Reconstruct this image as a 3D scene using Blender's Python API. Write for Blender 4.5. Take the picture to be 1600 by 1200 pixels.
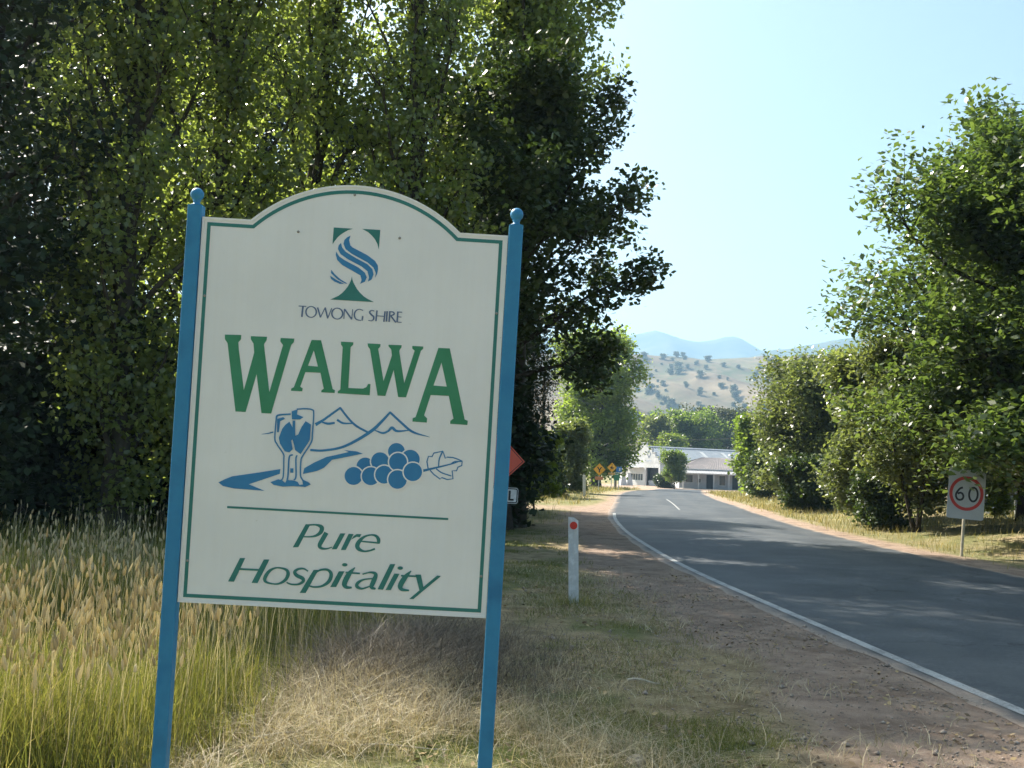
import bpy, math, random
import numpy as np
from mathutils import Matrix, Vector, Euler
from mathutils.geometry import tessellate_polygon

scene = bpy.context.scene
for o in list(bpy.data.objects):
    bpy.data.objects.remove(o)
COL = scene.collection
R_ = math.radians

# ------------------------------------------------------------------ camera
EYE = np.array([0.0, 0.0, 1.57])
ROLL, PITCH, FPX = R_(2.0), R_(4.573), 1600.0
FWD = np.array([0, math.cos(PITCH), math.sin(PITCH)])
_up0 = np.array([0, -math.sin(PITCH), math.cos(PITCH)])
RGT = math.cos(ROLL) * np.array([1.0, 0, 0]) + math.sin(ROLL) * _up0
UPV = math.cos(ROLL) * _up0 - math.sin(ROLL) * np.array([1.0, 0, 0])
cam_data = bpy.data.cameras.new('camera')
cam_data.sensor_width = 36.0
cam_data.lens = 36.0
cam_data.clip_start = 0.05
cam_data.clip_end = 30000
cam = bpy.data.objects.new('camera', cam_data)
COL.objects.link(cam)
cam.matrix_world = Matrix(((RGT[0], UPV[0], -FWD[0], EYE[0]), (RGT[1], UPV[1], -FWD[1], EYE[1]),
                           (RGT[2], UPV[2], -FWD[2], EYE[2]), (0, 0, 0, 1)))
scene.camera = cam

# ------------------------------------------------------------------ light
SUN_AZ, SUN_EL = R_(-46.0), R_(44.0)          # azimuth from +Y towards +X, elevation
world = bpy.data.worlds.new('World')
scene.world = world
world.use_nodes = True
wn = world.node_tree
wn.nodes.clear()
w_out = wn.nodes.new('ShaderNodeOutputWorld')
w_bg = wn.nodes.new('ShaderNodeBackground')
w_sky = wn.nodes.new('ShaderNodeTexSky')
w_sky.sky_type = 'NISHITA'
w_sky.sun_disc = False
w_sky.sun_elevation = SUN_EL
w_sky.sun_rotation = SUN_AZ
w_sky.altitude = 300
w_sky.air_density = 1.0
w_sky.dust_density = 4.5
w_sky.ozone_density = 1.2
w_bg.inputs['Strength'].default_value = 0.074
w_wb = wn.nodes.new('ShaderNodeMix')                 # the camera's cool green white balance, the same all over the sky
w_wb.data_type = 'RGBA'; w_wb.blend_type = 'MULTIPLY'
w_wb.inputs[0].default_value = 1.0
w_wb.inputs[7].default_value = (0.96, 1.05, 0.97, 1)
wn.links.new(w_sky.outputs[0], w_wb.inputs[6])
wn.links.new(w_wb.outputs[2], w_bg.inputs[0])
wn.links.new(w_bg.outputs[0], w_out.inputs[0])
sun_d = bpy.data.lights.new('sun', 'SUN')
sun_d.energy = 5.0
sun_d.angle = R_(0.53)
sun_d.color = (1.0, 0.93, 0.82)
sun_o = bpy.data.objects.new('sun', sun_d)
COL.objects.link(sun_o)
sdir = Vector((math.sin(SUN_AZ) * math.cos(SUN_EL), math.cos(SUN_AZ) * math.cos(SUN_EL), math.sin(SUN_EL)))
sun_o.rotation_euler = sdir.to_track_quat('Z', 'Y').to_euler()
sun_o.location = (-30, 40, 40)
scene.view_settings.view_transform = 'Standard'
scene.view_settings.look = 'None'
scene.view_settings.exposure = 1.68
scene.view_settings.gamma = 1.0
scene.view_settings.use_curve_mapping = False
scene.render.engine = 'CYCLES'
cy = scene.cycles
cy.use_denoising = True
cy.max_bounces = 8
cy.diffuse_bounces = 4
cy.glossy_bounces = 2
cy.transmission_bounces = 5
cy.transparent_max_bounces = 6
cy.volume_bounces = 0
cy.use_adaptive_sampling = True
cy.adaptive_threshold = 0.02

# ------------------------------------------------------------------ helpers
def tag(o, label=None, cat=None, group=None, kind=None):
    if label: o['label'] = label
    if cat: o['category'] = cat
    if group: o['group'] = group
    if kind: o['kind'] = kind
    return o

def empty(name, loc=(0, 0, 0), rz=0.0, label=None, cat=None, group=None):
    o = bpy.data.objects.new(name, None)
    o.empty_display_size = 0.2
    COL.objects.link(o)
    o.location = loc
    o.rotation_euler = (0, 0, rz)
    return tag(o, label, cat, group)

def put(name, me, parent=None, loc=None, **kw):
    o = bpy.data.objects.new(name, me)
    COL.objects.link(o)
    if parent is not None: o.parent = parent
    if loc is not None: o.location = loc
    return tag(o, **kw) if kw else o

def mesh(name, V, F, mat=None, tint=None, smooth=False, attrs=None, mats=None, midx=None):
    V = np.asarray(V, np.float32).reshape(-1, 3)
    F = np.asarray(F, np.int32)
    n, k = F.shape
    me = bpy.data.meshes.new(name)
    me.vertices.add(len(V)); me.vertices.foreach_set('co', V.ravel())
    me.loops.add(n * k); me.loops.foreach_set('vertex_index', F.ravel())
    me.polygons.add(n)
    me.polygons.foreach_set('loop_start', np.arange(0, n * k, k, dtype=np.int32))
    if smooth: me.polygons.foreach_set('use_smooth', np.ones(n, bool))
    al = dict(attrs or {})
    if tint is not None: al['tint'] = tint
    for a, arr in al.items():
        at_ = me.attributes.new(a, 'FLOAT', 'POINT')
        at_.data.foreach_set('value', np.asarray(arr, np.float32))
    for m in (mats or ([mat] if mat else [])): me.materials.append(m)
    if midx is not None: me.polygons.foreach_set('material_index', np.asarray(midx, np.int32))
    me.update(calc_edges=True)
    me.validate()
    return me

class MB:
    """collects small solids in one mesh"""
    def __init__(s): s.v, s.f = [], []
    def add(s, vs, fs):
        b = len(s.v); s.v += [tuple(v) for v in vs]; s.f += [tuple(i + b for i in f) for f in fs]
        return s
    def box(s, c, d, rz=0.0, bev=0.0):
        hx, hy, hz = d[0] / 2, d[1] / 2, d[2] / 2
        if bev:
            ring = [(hx - bev, hy), (hx, hy - bev), (hx, -hy + bev), (hx - bev, -hy), (-hx + bev, -hy), (-hx, -hy + bev), (-hx, hy - bev), (-hx + bev, hy)][::-1]
        else:
            ring = [(-hx, -hy), (hx, -hy), (hx, hy), (-hx, hy)]
        cs, sn = math.cos(rz), math.sin(rz)
        vs = [(c[0] + x * cs - y * sn, c[1] + x * sn + y * cs, c[2] + z) for z in (-hz, hz) for x, y in ring]
        n = len(ring)
        fs = [tuple(range(n))[::-1], tuple(range(n, 2 * n))] + [(i, (i + 1) % n, n + (i + 1) % n, n + i) for i in range(n)]
        return s.add(vs, fs)
    def prism(s, poly, z0, z1, fn=lambda x, y, z: (x, y, z)):
        n = len(poly)
        vs = [fn(x, y, z) for z in (z0, z1) for x, y in poly]
        tri = tessellate_polygon([[Vector((x, y, 0)) for x, y in poly]])
        fs = [t for t in tri] + [tuple(i + n for i in t[::-1]) for t in tri]
        fs += [(i, (i + 1) % n, n + (i + 1) % n, n + i) for i in range(n)]
        return s.add(vs, fs)
    def lathe(s, prof, c=(0, 0, 0), n=20):
        vs = [(c[0] + r * math.cos(2 * math.pi * i / n), c[1] + r * math.sin(2 * math.pi * i / n), c[2] + z) for r, z in prof for i in range(n)]
        fs = [(k * n + i, k * n + (i + 1) % n, (k + 1) * n + (i + 1) % n, (k + 1) * n + i) for k in range(len(prof) - 1) for i in range(n)]
        return s.add(vs, fs)
    def tube(s, pts, r, n=8):
        V, F = tube_np(np.array(pts, float), np.full(len(pts), r) if np.isscalar(r) else np.array(r, float), n)
        return s.add(V.tolist(), F.tolist() + [tuple(range(n))[::-1], tuple(range(len(V) - n, len(V)))])
    def build(s, name, mat, parent=None, smooth=False, loc=None, bevel=0.0, **kw):
        me = bpy.data.meshes.new(name)
        me.from_pydata(s.v, [], s.f)
        if isinstance(mat, (list, tuple)):
            for m in mat: me.materials.append(m)
        else: me.materials.append(mat)
        if smooth:
            me.polygons.foreach_set('use_smooth', np.ones(len(me.polygons), bool))
        import bmesh
        bm = bmesh.new(); bm.from_mesh(me)
        bmesh.ops.recalc_face_normals(bm, faces=bm.faces)
        bm.to_mesh(me); bm.free()
        o = put(name, me, parent, loc, **kw)
        if bevel:
            md = o.modifiers.new('bevel', 'BEVEL'); md.width = bevel; md.segments = 2; md.limit_method = 'ANGLE'
        return o

def tube_np(P, rad, n=6):
    m = len(P)
    T = np.gradient(P, axis=0); T /= np.linalg.norm(T, axis=1)[:, None] + 1e-9
    ref = np.array([0, 0, 1.0]) if abs(T[:, 2]).mean() < 0.8 else np.array([1.0, 0, 0])
    A = np.cross(T, ref); A /= np.linalg.norm(A, axis=1)[:, None] + 1e-9
    B = np.cross(T, A)
    an = np.linspace(0, 2 * np.pi, n, endpoint=False)
    V = P[:, None, :] + rad[:, None, None] * (np.cos(an)[None, :, None] * A[:, None, :] + np.sin(an)[None, :, None] * B[:, None, :])
    i = np.arange(m - 1)[:, None] * n + np.arange(n)[None, :]
    j = np.arange(m - 1)[:, None] * n + (np.arange(n)[None, :] + 1) % n
    F = np.stack([i, j, j + n, i + n], -1).reshape(-1, 4)
    return V.reshape(-1, 3), F

_rs = np.random.RandomState(7)
_LAT = _rs.rand(256, 256)
def vnoise(x, y):
    x = np.asarray(x, float); y = np.asarray(y, float)
    xi = np.floor(x).astype(int); yi = np.floor(y).astype(int)
    fx = x - xi; fy = y - yi
    fx = fx * fx * (3 - 2 * fx); fy = fy * fy * (3 - 2 * fy)
    g = lambda a, b: _LAT[a % 256, b % 256]
    return (g(xi, yi) * (1 - fx) + g(xi + 1, yi) * fx) * (1 - fy) + (g(xi, yi + 1) * (1 - fx) + g(xi + 1, yi + 1) * fx) * fy
def fbm(x, y, o=4):
    s = 0; a = 0.5; t = 0
    for k in range(o):
        s = s + a * vnoise(x * 2 ** k + 17.3 * k, y * 2 ** k + 9.1 * k); t += a; a *= 0.5
    return s / t
def sstep(a, b, x):
    t = np.clip((np.asarray(x, float) - a) / (b - a), 0, 1)
    return t * t * (3 - 2 * t)

# ------------------------------------------------------------------ materials
class NT:
    def __init__(s, m): s.t = m.node_tree; s.n = s.t.nodes
    def new(s, typ, **kw):
        nd = s.n.new(typ)
        for k, v in kw.items(): setattr(nd, k, v)
        return nd
    def link(s, a, b): s.t.links.new(a, b)
    def ramp(s, fac, stops):
        r = s.new('ShaderNodeValToRGB')
        cr = r.color_ramp
        while len(cr.elements) < len(stops): cr.elements.new(0.5)
        for e, (p, c) in zip(cr.elements, stops):
            e.position = p; e.color = (*c, 1) if len(c) == 3 else c
        s.link(fac, r.inputs[0]); return r.outputs[0]
    def noise(s, vec, scale, detail=5, rough=0.6):
        nz = s.new('ShaderNodeTexNoise'); nz.inputs['Scale'].default_value = scale
        nz.inputs['Detail'].default_value = detail; nz.inputs['Roughness'].default_value = rough
        if vec is not None: s.link(vec, nz.inputs['Vector'])
        return nz.outputs['Fac']
    def mix(s, fac, a, b, typ='MIX'):
        m = s.new('ShaderNodeMix', data_type='RGBA', blend_type=typ)
        for sock, v in ((m.inputs[0], fac), (m.inputs[6], a), (m.inputs[7], b)):
            if hasattr(v, 'is_linked') or hasattr(v, 'links'): s.link(v, sock)
            else: sock.default_value = v if np.isscalar(v) else (*v, 1)
        return m.outputs[2]
    def attr(s, nm):
        a = s.new('ShaderNodeAttribute'); a.attribute_name = nm; return a.outputs['Fac']
    def math(s, op, a, b=None):
        m = s.new('ShaderNodeMath', operation=op)
        for sock, v in zip(m.inputs, (a, b)):
            if v is None: continue
            if np.isscalar(v): sock.default_value = v
            else: s.link(v, sock)
        return m.outputs[0]

def base_mat(name):
    m = bpy.data.materials.new(name); m.use_nodes = True
    t = NT(m); b = t.n['Principled BSDF']
    return m, t, b

def M(name, c1, c2=None, scale=6.0, rough=0.6, spec=0.4, bump=0.0, bscale=None, metal=0.0, detail=6, c3=None, world_pos=False):
    m, t, b = base_mat(name)
    if world_pos: vec = t.new('ShaderNodeNewGeometry').outputs['Position']
    else: vec = t.new('ShaderNodeTexCoord').outputs['Object']
    c2 = c2 or tuple(c * 0.86 for c in c1)
    f = t.noise(vec, scale, detail)
    stops = [(0.36, c1), (0.64, c2)] if not c3 else [(0.3, c1), (0.5, c2), (0.68, c3)]
    t.link(t.ramp(f, stops), b.inputs['Base Color'])
    rr = t.noise(vec, scale * 3.1, 3)
    t.link(t.math('ADD', t.math('MULTIPLY', rr, 0.25), rough - 0.12), b.inputs['Roughness'])
    b.inputs['Specular IOR Level'].default_value = spec
    b.inputs['Metallic'].default_value = metal
    if bump:
        bp = t.new('ShaderNodeBump'); bp.inputs['Strength'].default_value = bump; bp.inputs['Distance'].default_value = 0.01
        t.link(t.noise(vec, bscale or scale * 4, 6), bp.inputs['Height']); t.link(bp.outputs[0], b.inputs['Normal'])
    return m

def leaf_mat(name, dark, light, rough=0.35, trans=0.4, spec=0.5, tboost=1.7):
    m, t, b = base_mat(name)
    col = t.mix(t.attr('tint'), dark, light)
    t.link(col, b.inputs['Base Color'])
    b.inputs['Roughness'].default_value = rough
    b.inputs['Specular IOR Level'].default_value = spec
    tr = t.new('ShaderNodeBsdfTranslucent')
    tc = t.mix(1.0, col, (tboost * 0.95, tboost, tboost * 0.45), 'MULTIPLY')
    t.link(tc, tr.inputs[0])
    mx = t.new('ShaderNodeMixShader'); mx.inputs[0].default_value = trans
    t.link(b.outputs[0], mx.inputs[1]); t.link(tr.outputs[0], mx.inputs[2])
    t.link(mx.outputs[0], t.n['Material Output'].inputs[0])
    return m

# ------------------------------------------------------------------ the road line and the lie of the land
_RY = np.array([-30, -10, 0, 7, 11, 14.5, 18, 26, 33, 40, 50, 60, 75, 90, 105, 120, 135, 160.0])
_RX = np.array([13.0, 8.6, 7.15, 6.45, 6.2, 5.95, 5.78, 5.85, 6.25, 6.95, 8.2, 9.3, 11.4, 14.0, 16.8, 19.6, 22.4, 27.0])
def _smooth_road():
    yy = np.linspace(-30, 160, 600); xx = np.interp(yy, _RY, _RX)
    k = np.hanning(31); k /= k.sum()
    xp = np.concatenate([np.linspace(xx[0] + (xx[0] - xx[1]) * 15, xx[0], 15, endpoint=False), xx, np.linspace(xx[-1], xx[-1] + (xx[-1] - xx[-2]) * 15, 16)[1:]])
    return yy, np.convolve(xp, k, 'valid')
_SY, _SX = _smooth_road()
def road_x(y): return np.interp(y, _SY, _SX)
HALF = 2.98
def fall(y): return -0.85 * sstep(62, 150, y)
def road_z(x, y):
    d = (x - road_x(y)) / HALF
    return fall(y) + 0.03 - 0.05 * d * d
def land(x, y):
    """height of the ground away from the road surface"""
    x = np.asarray(x, float); y = np.asarray(y, float)
    d = x - road_x(y)
    off = np.abs(d) - HALF
    z = fall(y)
    inr = np.where(y < 140, 1.0, 0.0)
    z = z + inr * np.where(off < 0, -0.10 * sstep(0.0, -0.6, off), 0)
    z = z - 0.025
    left = -off * 0 + np.where(d < 0, off, 0); right = np.where(d > 0, off, 0)
    z = z + inr * (-0.28 * sstep(3.5, 9, left) * sstep(60, 20, y))
    z = z + inr * (0.45 * sstep(1.6, 6.0, right) * sstep(110, 60, y))
    rough_ = sstep(0.4, 2.2, off)
    z = z + 0.035 * (fbm(x * 0.9, y * 0.9, 4) - 0.5) * (0.25 + rough_) + 0.10 * (fbm(x * 0.25 + 5, y * 0.25, 3) - 0.5) * rough_
    z = z + 0.16 * np.exp(-(((x + 1.05) / 0.75) ** 2 + ((y - 6.9) / 1.2) ** 2))       # the straw heap behind the sign
    return z
def pt(x, y): return (float(x), float(y), float(land(x, y)))
def ray(px, py):
    return FWD + (px - 800) / FPX * RGT - (py - 600) / FPX * UPV
def spot(px, py, y):
    """x and height of the photograph's pixel at distance y"""
    d = ray(px, py); t = y / d[1]
    return float(d[0] * t), float(EYE[2] + d[2] * t)
def stand(px, y):
    """the ground under a thing seen in column px at distance y"""
    x, _ = spot(px, 740, y)
    return pt(x, y)
SIGN = {
 'letter_w': [
  ('p',[[(-4863,10520),(-4220,10540),(-4223,10367),(-4319,10247),(-4285,9989),(-3986,8384),(-3675,9885),(-3725,10229),(-3839,10396),(-3847,10517),(-3209,10530),(-3218,10397),(-3296,10271),(-3309,10201),(-2985,8365),(-2570,10244),(-2682,10376),(-2680,10515),(-2138,10522),(-2153,10372),(-2250,10262),(-2863,7523),(-3242,7519),(-3528,9034),(-3862,7526),(-4258,7524),(-4739,10188),(-4852,10337)]]),
 ],
 'letter_a': [
  ('p',[[(-1463,10510),(-1090,10521),(-514,8626),(-425,8586),(-428,8474),(-961,8472),(-952,8549),(-866,8616),(-1037,9238),(-1624,9229),(-1794,8640),(-1687,8584),(-1707,8465),(-2146,8464),(-2141,8551),(-2041,8609)],[(-1351,10106),(-1537,9488),(-1149,9475)]]),
 ],
 'letter_l': [
  ('p',[[(-307,10511),(181,10515),(178,10411),(86,10319),(94,8703),(665,8711),(800,8778),(861,8910),(955,8908),(951,8466),(-314,8471),(-309,8558),(-217,8623),(-225,10301),(-300,10401)]]),
 ],
 'letter_w2': [
  ('p',[[(744,10506),(1254,10508),(1247,10403),(1173,10312),(1459,9058),(1725,10083),(1683,10324),(1571,10439),(1567,10502),(2088,10514),(2080,10416),(2016,10326),(2010,10256),(2277,9035),(2608,10325),(2512,10407),(2506,10511),(2944,10512),(2940,10414),(2857,10339),(2382,8467),(2069,8460),(1830,9514),(1565,8473),(1259,8473),(852,10276),(762,10392)]]),
 ],
 'letter_a2': [
  ('p',[[(3538,10494),(3990,10499),(4742,7729),(4867,7684),(4860,7516),(4180,7524),(4179,7646),(4299,7739),(4060,8621),(3346,8615),(3136,7796),(3265,7682),(3257,7518),(2690,7528),(2692,7667),(2804,7708)],[(3695,9917),(3434,8996),(3958,8984)]]),
 ],
 'slogan': [
  ('p',[[(-1243,3269),(-1060,3268),(-1476,2352),(-1692,2333)]]),
  ('s',[(-1129,3241),(-834,3262),(-617,3181),(-633,2996),(-807,2845),(-1029,2786),(-1283,2772)],[62,74,164,153,96,62,51],False),
  ('s',[(-415,2979),(-570,2660),(-648,2472),(-579,2362),(-367,2351),(-159,2427)],[176,176,164,108,62,40],False),
  ('p',[[(131,2979),(328,2990),(29,2352),(-168,2341)]]),
  ('p',[[(456,2982),(654,2984),(383,2342),(186,2331)]]),
  ('p',[[(569,2762),(659,2908),(767,2990),(959,2994),(902,2872),(774,2880),(678,2824)]]),
  ('l',[(940,2716),(1664,2686)],[57,68],False),
  ('s',[(1643,2662),(1642,2818),(1534,2954),(1334,2986),(1084,2902),(910,2737),(823,2548),(888,2410),(1091,2333),(1316,2367),(1523,2452)],[113,142,102,62,85,147,176,147,79,68,74],False),
  ('p',[[(-3718,1807),(-3511,1817),(-3893,871),(-4123,871)]]),
  ('p',[[(-2788,1800),(-2569,1811),(-2974,863),(-3209,862)]]),
  ('p',[[(-823,1500),(-631,1510),(-1077,581),(-1313,569)]]),
  ('p',[[(166,1496),(386,1507),(95,877),(-135,865)]]),
  ('p',[[(2152,1884),(2355,1895),(1939,872),(1719,871)]]),
  ('p',[[(2339,1525),(2543,1524),(2242,870),(2033,860)]]),
  ('p',[[(3167,1529),(3387,1540),(3511,1051),(3372,889)]]),
  ('p',[[(4022,1539),(4173,1520),(3143,564),(2978,561)]]),
  ('l',[(-3745,1378),(-2887,1383)],[77,77],False),
  ('s',[(-2167,1508),(-1889,1446),(-1807,1285),(-1892,1061),(-2128,896),(-2400,871),(-2662,940),(-2694,1102),(-2556,1345),(-2367,1476)],[61,99,143,121,77,61,99,143,121,72],True),
  ('s',[(-1038,1434),(-1208,1524),(-1426,1497),(-1556,1380),(-1465,1248),(-1240,1149),(-1205,1030),(-1389,906),(-1662,892),(-1847,954)],[50,66,88,121,143,143,121,77,66,55],False),
  ('s',[(-787,1365),(-549,1514),(-275,1528),(-128,1371),(-193,1093),(-455,887),(-781,832),(-1004,887)],[55,77,99,138,138,88,66,55],False),
  ('p',[[(490,1771),(483,1746),(461,1723),(426,1707),(385,1700),(342,1703),(306,1715),(281,1735),(271,1760),(278,1785),(300,1808),(335,1824),(376,1831),(419,1828),(455,1816),(480,1796)]]),
  ('p',[[(2667,1756),(2660,1731),(2638,1708),(2603,1692),(2561,1685),(2519,1688),(2482,1700),(2457,1720),(2447,1745),(2454,1771),(2476,1793),(2511,1810),(2553,1817),(2595,1814),(2632,1801),(2657,1781)]]),
  ('s',[(787,1682),(568,1407),(415,1042),(490,897),(710,886)],[33,188,199,132,61],False),
  ('l',[(432,1466),(994,1456)],[66,66],False),
  ('s',[(1094,1434),(1403,1521),(1616,1449),(1536,1154),(1477,947),(1646,884)],[55,72,143,188,143,66],False),
  ('s',[(1582,1294),(1173,1229),(935,1084),(916,941),(1113,868),(1463,1001)],[44,66,121,132,77,44],False),
  ('s',[(2992,1669),(2772,1398),(2605,1070),(2680,920),(2957,896)],[33,188,199,132,61],False),
  ('l',[(2603,1456),(3209,1465)],[66,66],False),
 ],
 'shire': [
  ('l',[(-2052,11817),(-1752,11818)],[37,37],False),
  ('l',[(-1883,11821),(-1901,11393)],[71,71],False),
  ('s',[(-1347,11625),(-1354,11552),(-1386,11486),(-1437,11435),(-1501,11406),(-1572,11402),(-1640,11423),(-1697,11467),(-1736,11529),(-1753,11601),(-1745,11675),(-1714,11741),(-1663,11791),(-1598,11821),(-1528,11825),(-1460,11803),(-1403,11759),(-1363,11697)],[60,58,54,47,38,38,47,54,58,60,58,54,47,38,38,47,54,58],True),
  ('l',[(-1307,11804),(-1169,11419)],[57,57],False),
  ('l',[(-1169,11419),(-1010,11821)],[37,37],False),
  ('l',[(-1010,11821),(-885,11396)],[57,57],False),
  ('l',[(-885,11396),(-749,11814)],[37,37],False),
  ('s',[(-309,11621),(-317,11546),(-350,11479),(-403,11428),(-471,11398),(-544,11394),(-615,11415),(-674,11460),(-715,11523),(-733,11596),(-725,11670),(-692,11737),(-638,11789),(-571,11818),(-497,11823),(-427,11801),(-367,11756),(-326,11694)],[60,58,54,47,38,38,47,54,58,60,58,54,47,38,38,47,54,58],True),
  ('l',[(-248,11416),(-250,11809)],[37,37],False),
  ('l',[(-250,11809),(64,11415)],[60,60],False),
  ('l',[(64,11415),(73,11814)],[37,37],False),
  ('s',[(487,11790),(322,11832),(186,11735),(157,11563),(248,11426),(435,11394)],[34,37,54,62,48,34],False),
  ('l',[(471,11396),(489,11574)],[57,57],False),
  ('s',[(935,11799),(807,11809),(749,11734),(816,11653),(912,11570),(913,11465),(832,11406),(712,11416)],[34,43,60,65,65,57,40,34],False),
  ('l',[(1033,11828),(1017,11399)],[62,62],False),
  ('l',[(1352,11812),(1330,11395)],[62,62],False),
  ('l',[(1023,11614),(1345,11612)],[34,34],False),
  ('l',[(1437,11823),(1428,11409)],[62,62],False),
  ('l',[(1544,11830),(1536,11407)],[62,62],False),
  ('s',[(1546,11810),(1683,11795),(1708,11711),(1543,11630)],[34,51,57,34],False),
  ('l',[(1599,11633),(1805,11397)],[57,57],False),
  ('l',[(1857,11834),(1850,11405)],[62,62],False),
  ('l',[(1858,11814),(2029,11815)],[34,34],False),
  ('l',[(1856,11625),(2012,11623)],[34,34],False),
  ('l',[(1849,11417),(2031,11413)],[34,34],False),
 ],
 'emblem_tree': [
  ('p',[[(-869,15006),(-103,15005),(-299,14934),(-441,14845),(-581,14739),(-692,14623),(-800,14469),(-874,14337)]]),
  ('p',[[(255,15021),(969,15021),(959,14235),(885,14468),(780,14639),(653,14779),(498,14903)]]),
  ('p',[[(-38,13110),(1,12965),(68,12821),(199,12622),(325,12482),(481,12349),(633,12264),(891,12152),(-831,12148),(-518,12314),(-378,12434),(-269,12565),(-174,12703),(-109,12840),(-59,12976)]]),
 ],
 'emblem_wave': [
  ('p',[[(-183,14728),(-231,14548),(-174,14344),(-80,14261),(223,14126),(526,13987),(833,13784),(956,13614),(977,13467),(953,13288),(881,13112),(892,13314),(791,13515),(543,13707),(209,13864),(-124,14022),(-355,14185),(-447,14387),(-421,14536),(-325,14645)]]),
  ('p',[[(-546,14410),(-491,14236),(-333,14068),(63,13856),(548,13633),(751,13453),(813,13250),(747,13039),(606,12942),(639,13121),(565,13354),(319,13531),(-227,13779),(-533,13967),(-657,14167),(-628,14316)]]),
  ('p',[[(-715,14060),(-586,13876),(-372,13741),(204,13480),(466,13288),(551,13116),(488,12935),(303,12835),(353,12986),(297,13175),(-22,13333),(-448,13544),(-650,13724),(-722,13926)]]),
  ('p',[[(-861,13327),(-718,13158),(-470,12966),(-181,12815),(-284,12815),(-588,12959),(-867,13194)]]),
  ('p',[[(-890,13089),(-615,12928),(-313,12801),(-489,12788),(-729,12877),(-853,12973)]]),
 ],
 'mountains': [
  ('s',[(-3189,6690),(-2929,6740),(-2736,6804)],[13,40,53],False),
  ('l',[(-1103,7185),(-816,7378),(-167,7908)],[132,93,79],False),
  ('s',[(-189,7916),(190,7487),(516,7218),(993,6992)],[79,79,84,79],False),
  ('s',[(-945,7326),(-632,7255),(-353,7302)],[35,88,79],False),
  ('s',[(-273,7426),(-19,7307),(355,7319)],[88,75,44],False),
  ('s',[(-1247,6180),(-741,6190),(-47,6348),(550,6667),(1141,7098),(1473,7448),(1801,7851)],[88,88,97,110,124,106,79],False),
  ('s',[(1779,7849),(2268,7448),(2731,7119),(3404,6957)],[79,88,88,13],False),
  ('s',[(1229,7103),(1544,7009),(1759,7097),(1905,7237),(2112,7116),(2603,7179)],[35,79,79,115,88,35],False),
  ('p',[[(-1472,5225),(-932,5373),(-655,5521),(-367,5845),(66,5957),(825,6153),(578,6227),(69,6253),(272,6189),(-291,6025),(-594,5943),(-1062,5697),(-1434,5456)]]),
  ('p',[[(-4744,4713),(-4501,4849),(-4222,4979),(-3156,5196),(-2360,5369),(-2377,5180),(-3557,4705),(-2931,4485),(-4120,4508),(-4556,4579)]]),
  ('p',[[(-1981,5419),(-1859,5425),(-1848,5252),(-1970,5246)]]),
 ],
 'glasses': [
  ('s',[(-2650,7328),(-2581,7473),(-2093,7545)],[62,71,62],False),
  ('s',[(-2646,7395),(-2656,6579),(-2561,6342),(-2288,5974),(-2253,5764),(-2239,5060),(-2365,4899)],[53,53,53,53,53,53,53],False),
  ('p',[[(-2502,6587),(-2393,6946),(-2285,7106),(-2127,7247),(-1980,7013),(-1862,6667),(-2014,6504),(-1928,6178),(-2051,6039),(-2237,6073),(-2445,6370)]]),
  ('p',[[(-2615,7330),(-2379,7410),(-2300,7348),(-2487,7241),(-2512,6807),(-2582,6803)]]),
  ('p',[[(-2065,7661),(-1829,7749),(-1847,7550),(-1591,7454),(-1717,7358),(-2036,7341)]]),
  ('s',[(-1873,7751),(-1546,7787),(-1281,7767),(-1197,7630),(-1200,6836),(-1222,6490),(-1498,5982),(-1580,5757),(-1566,5185),(-1465,4979)],[57,57,57,57,57,57,57,57,57,57],False),
  ('p',[[(-2007,7298),(-1902,7304),(-1864,6702),(-1754,6761),(-1633,7076),(-1493,7305),(-1279,7184),(-1284,6566),(-1609,5997),(-1829,6140),(-1960,6551)]]),
  ('s',[(-1914,5959),(-2047,5841),(-2048,5159),(-2070,4959)],[62,62,62,62],False),
  ('s',[(-1746,5946),(-1780,5790),(-1737,5109),(-1807,4974)],[57,57,57,57],False),
  ('p',[[(-2720,4836),(-2421,4962),(-2266,4936),(-2141,4837),(-2092,4958),(-1806,4952),(-1663,4906),(-1576,4788),(-1446,4817),(-1494,5021),(-1233,4916),(-1140,4833),(-1352,4721),(-1792,4732),(-2228,4687),(-2582,4734)]]),
 ],
 'vine_leaf': [
  ('s',[(3187,5606),(3792,5784),(4320,5946),(4723,6100)],[101,69,50,32],False),
  ('l',[(3417,5713),(3353,5988),(3403,6196),(3546,6188),(3601,6333),(3958,6432),(4070,6153),(4146,6205),(4368,6201),(4561,6148),(4740,6079),(4735,5905),(4581,5833),(4542,5689),(4368,5680),(4419,5366),(4200,5323),(3975,5390),(3916,5323),(3652,5499),(3500,5648)],[47,47,47,47,47,47,47,47,47,47,47,47,47,47,47,47,47,47,47,47,47],False),
  ('s',[(3822,5817),(3836,6109),(3944,6415)],[47,54,63],False),
  ('s',[(3733,5724),(3963,5579),(4349,5473)],[47,47,47],False),
  ('s',[(4305,5939),(4441,6041),(4725,6069)],[44,44,44],False),
 ],
}
GRAPES = [(943,5667,340),(1512,5894,353),(2133,6316,331),(2696,6040,372),(512,5259,353),(1187,5287,353),(1708,5378,353),(2221,5910,353),(2242,5217,366),(2827,5549,362)]
RULE = [(-4347, 3767), (4327, 3773)]
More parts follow.
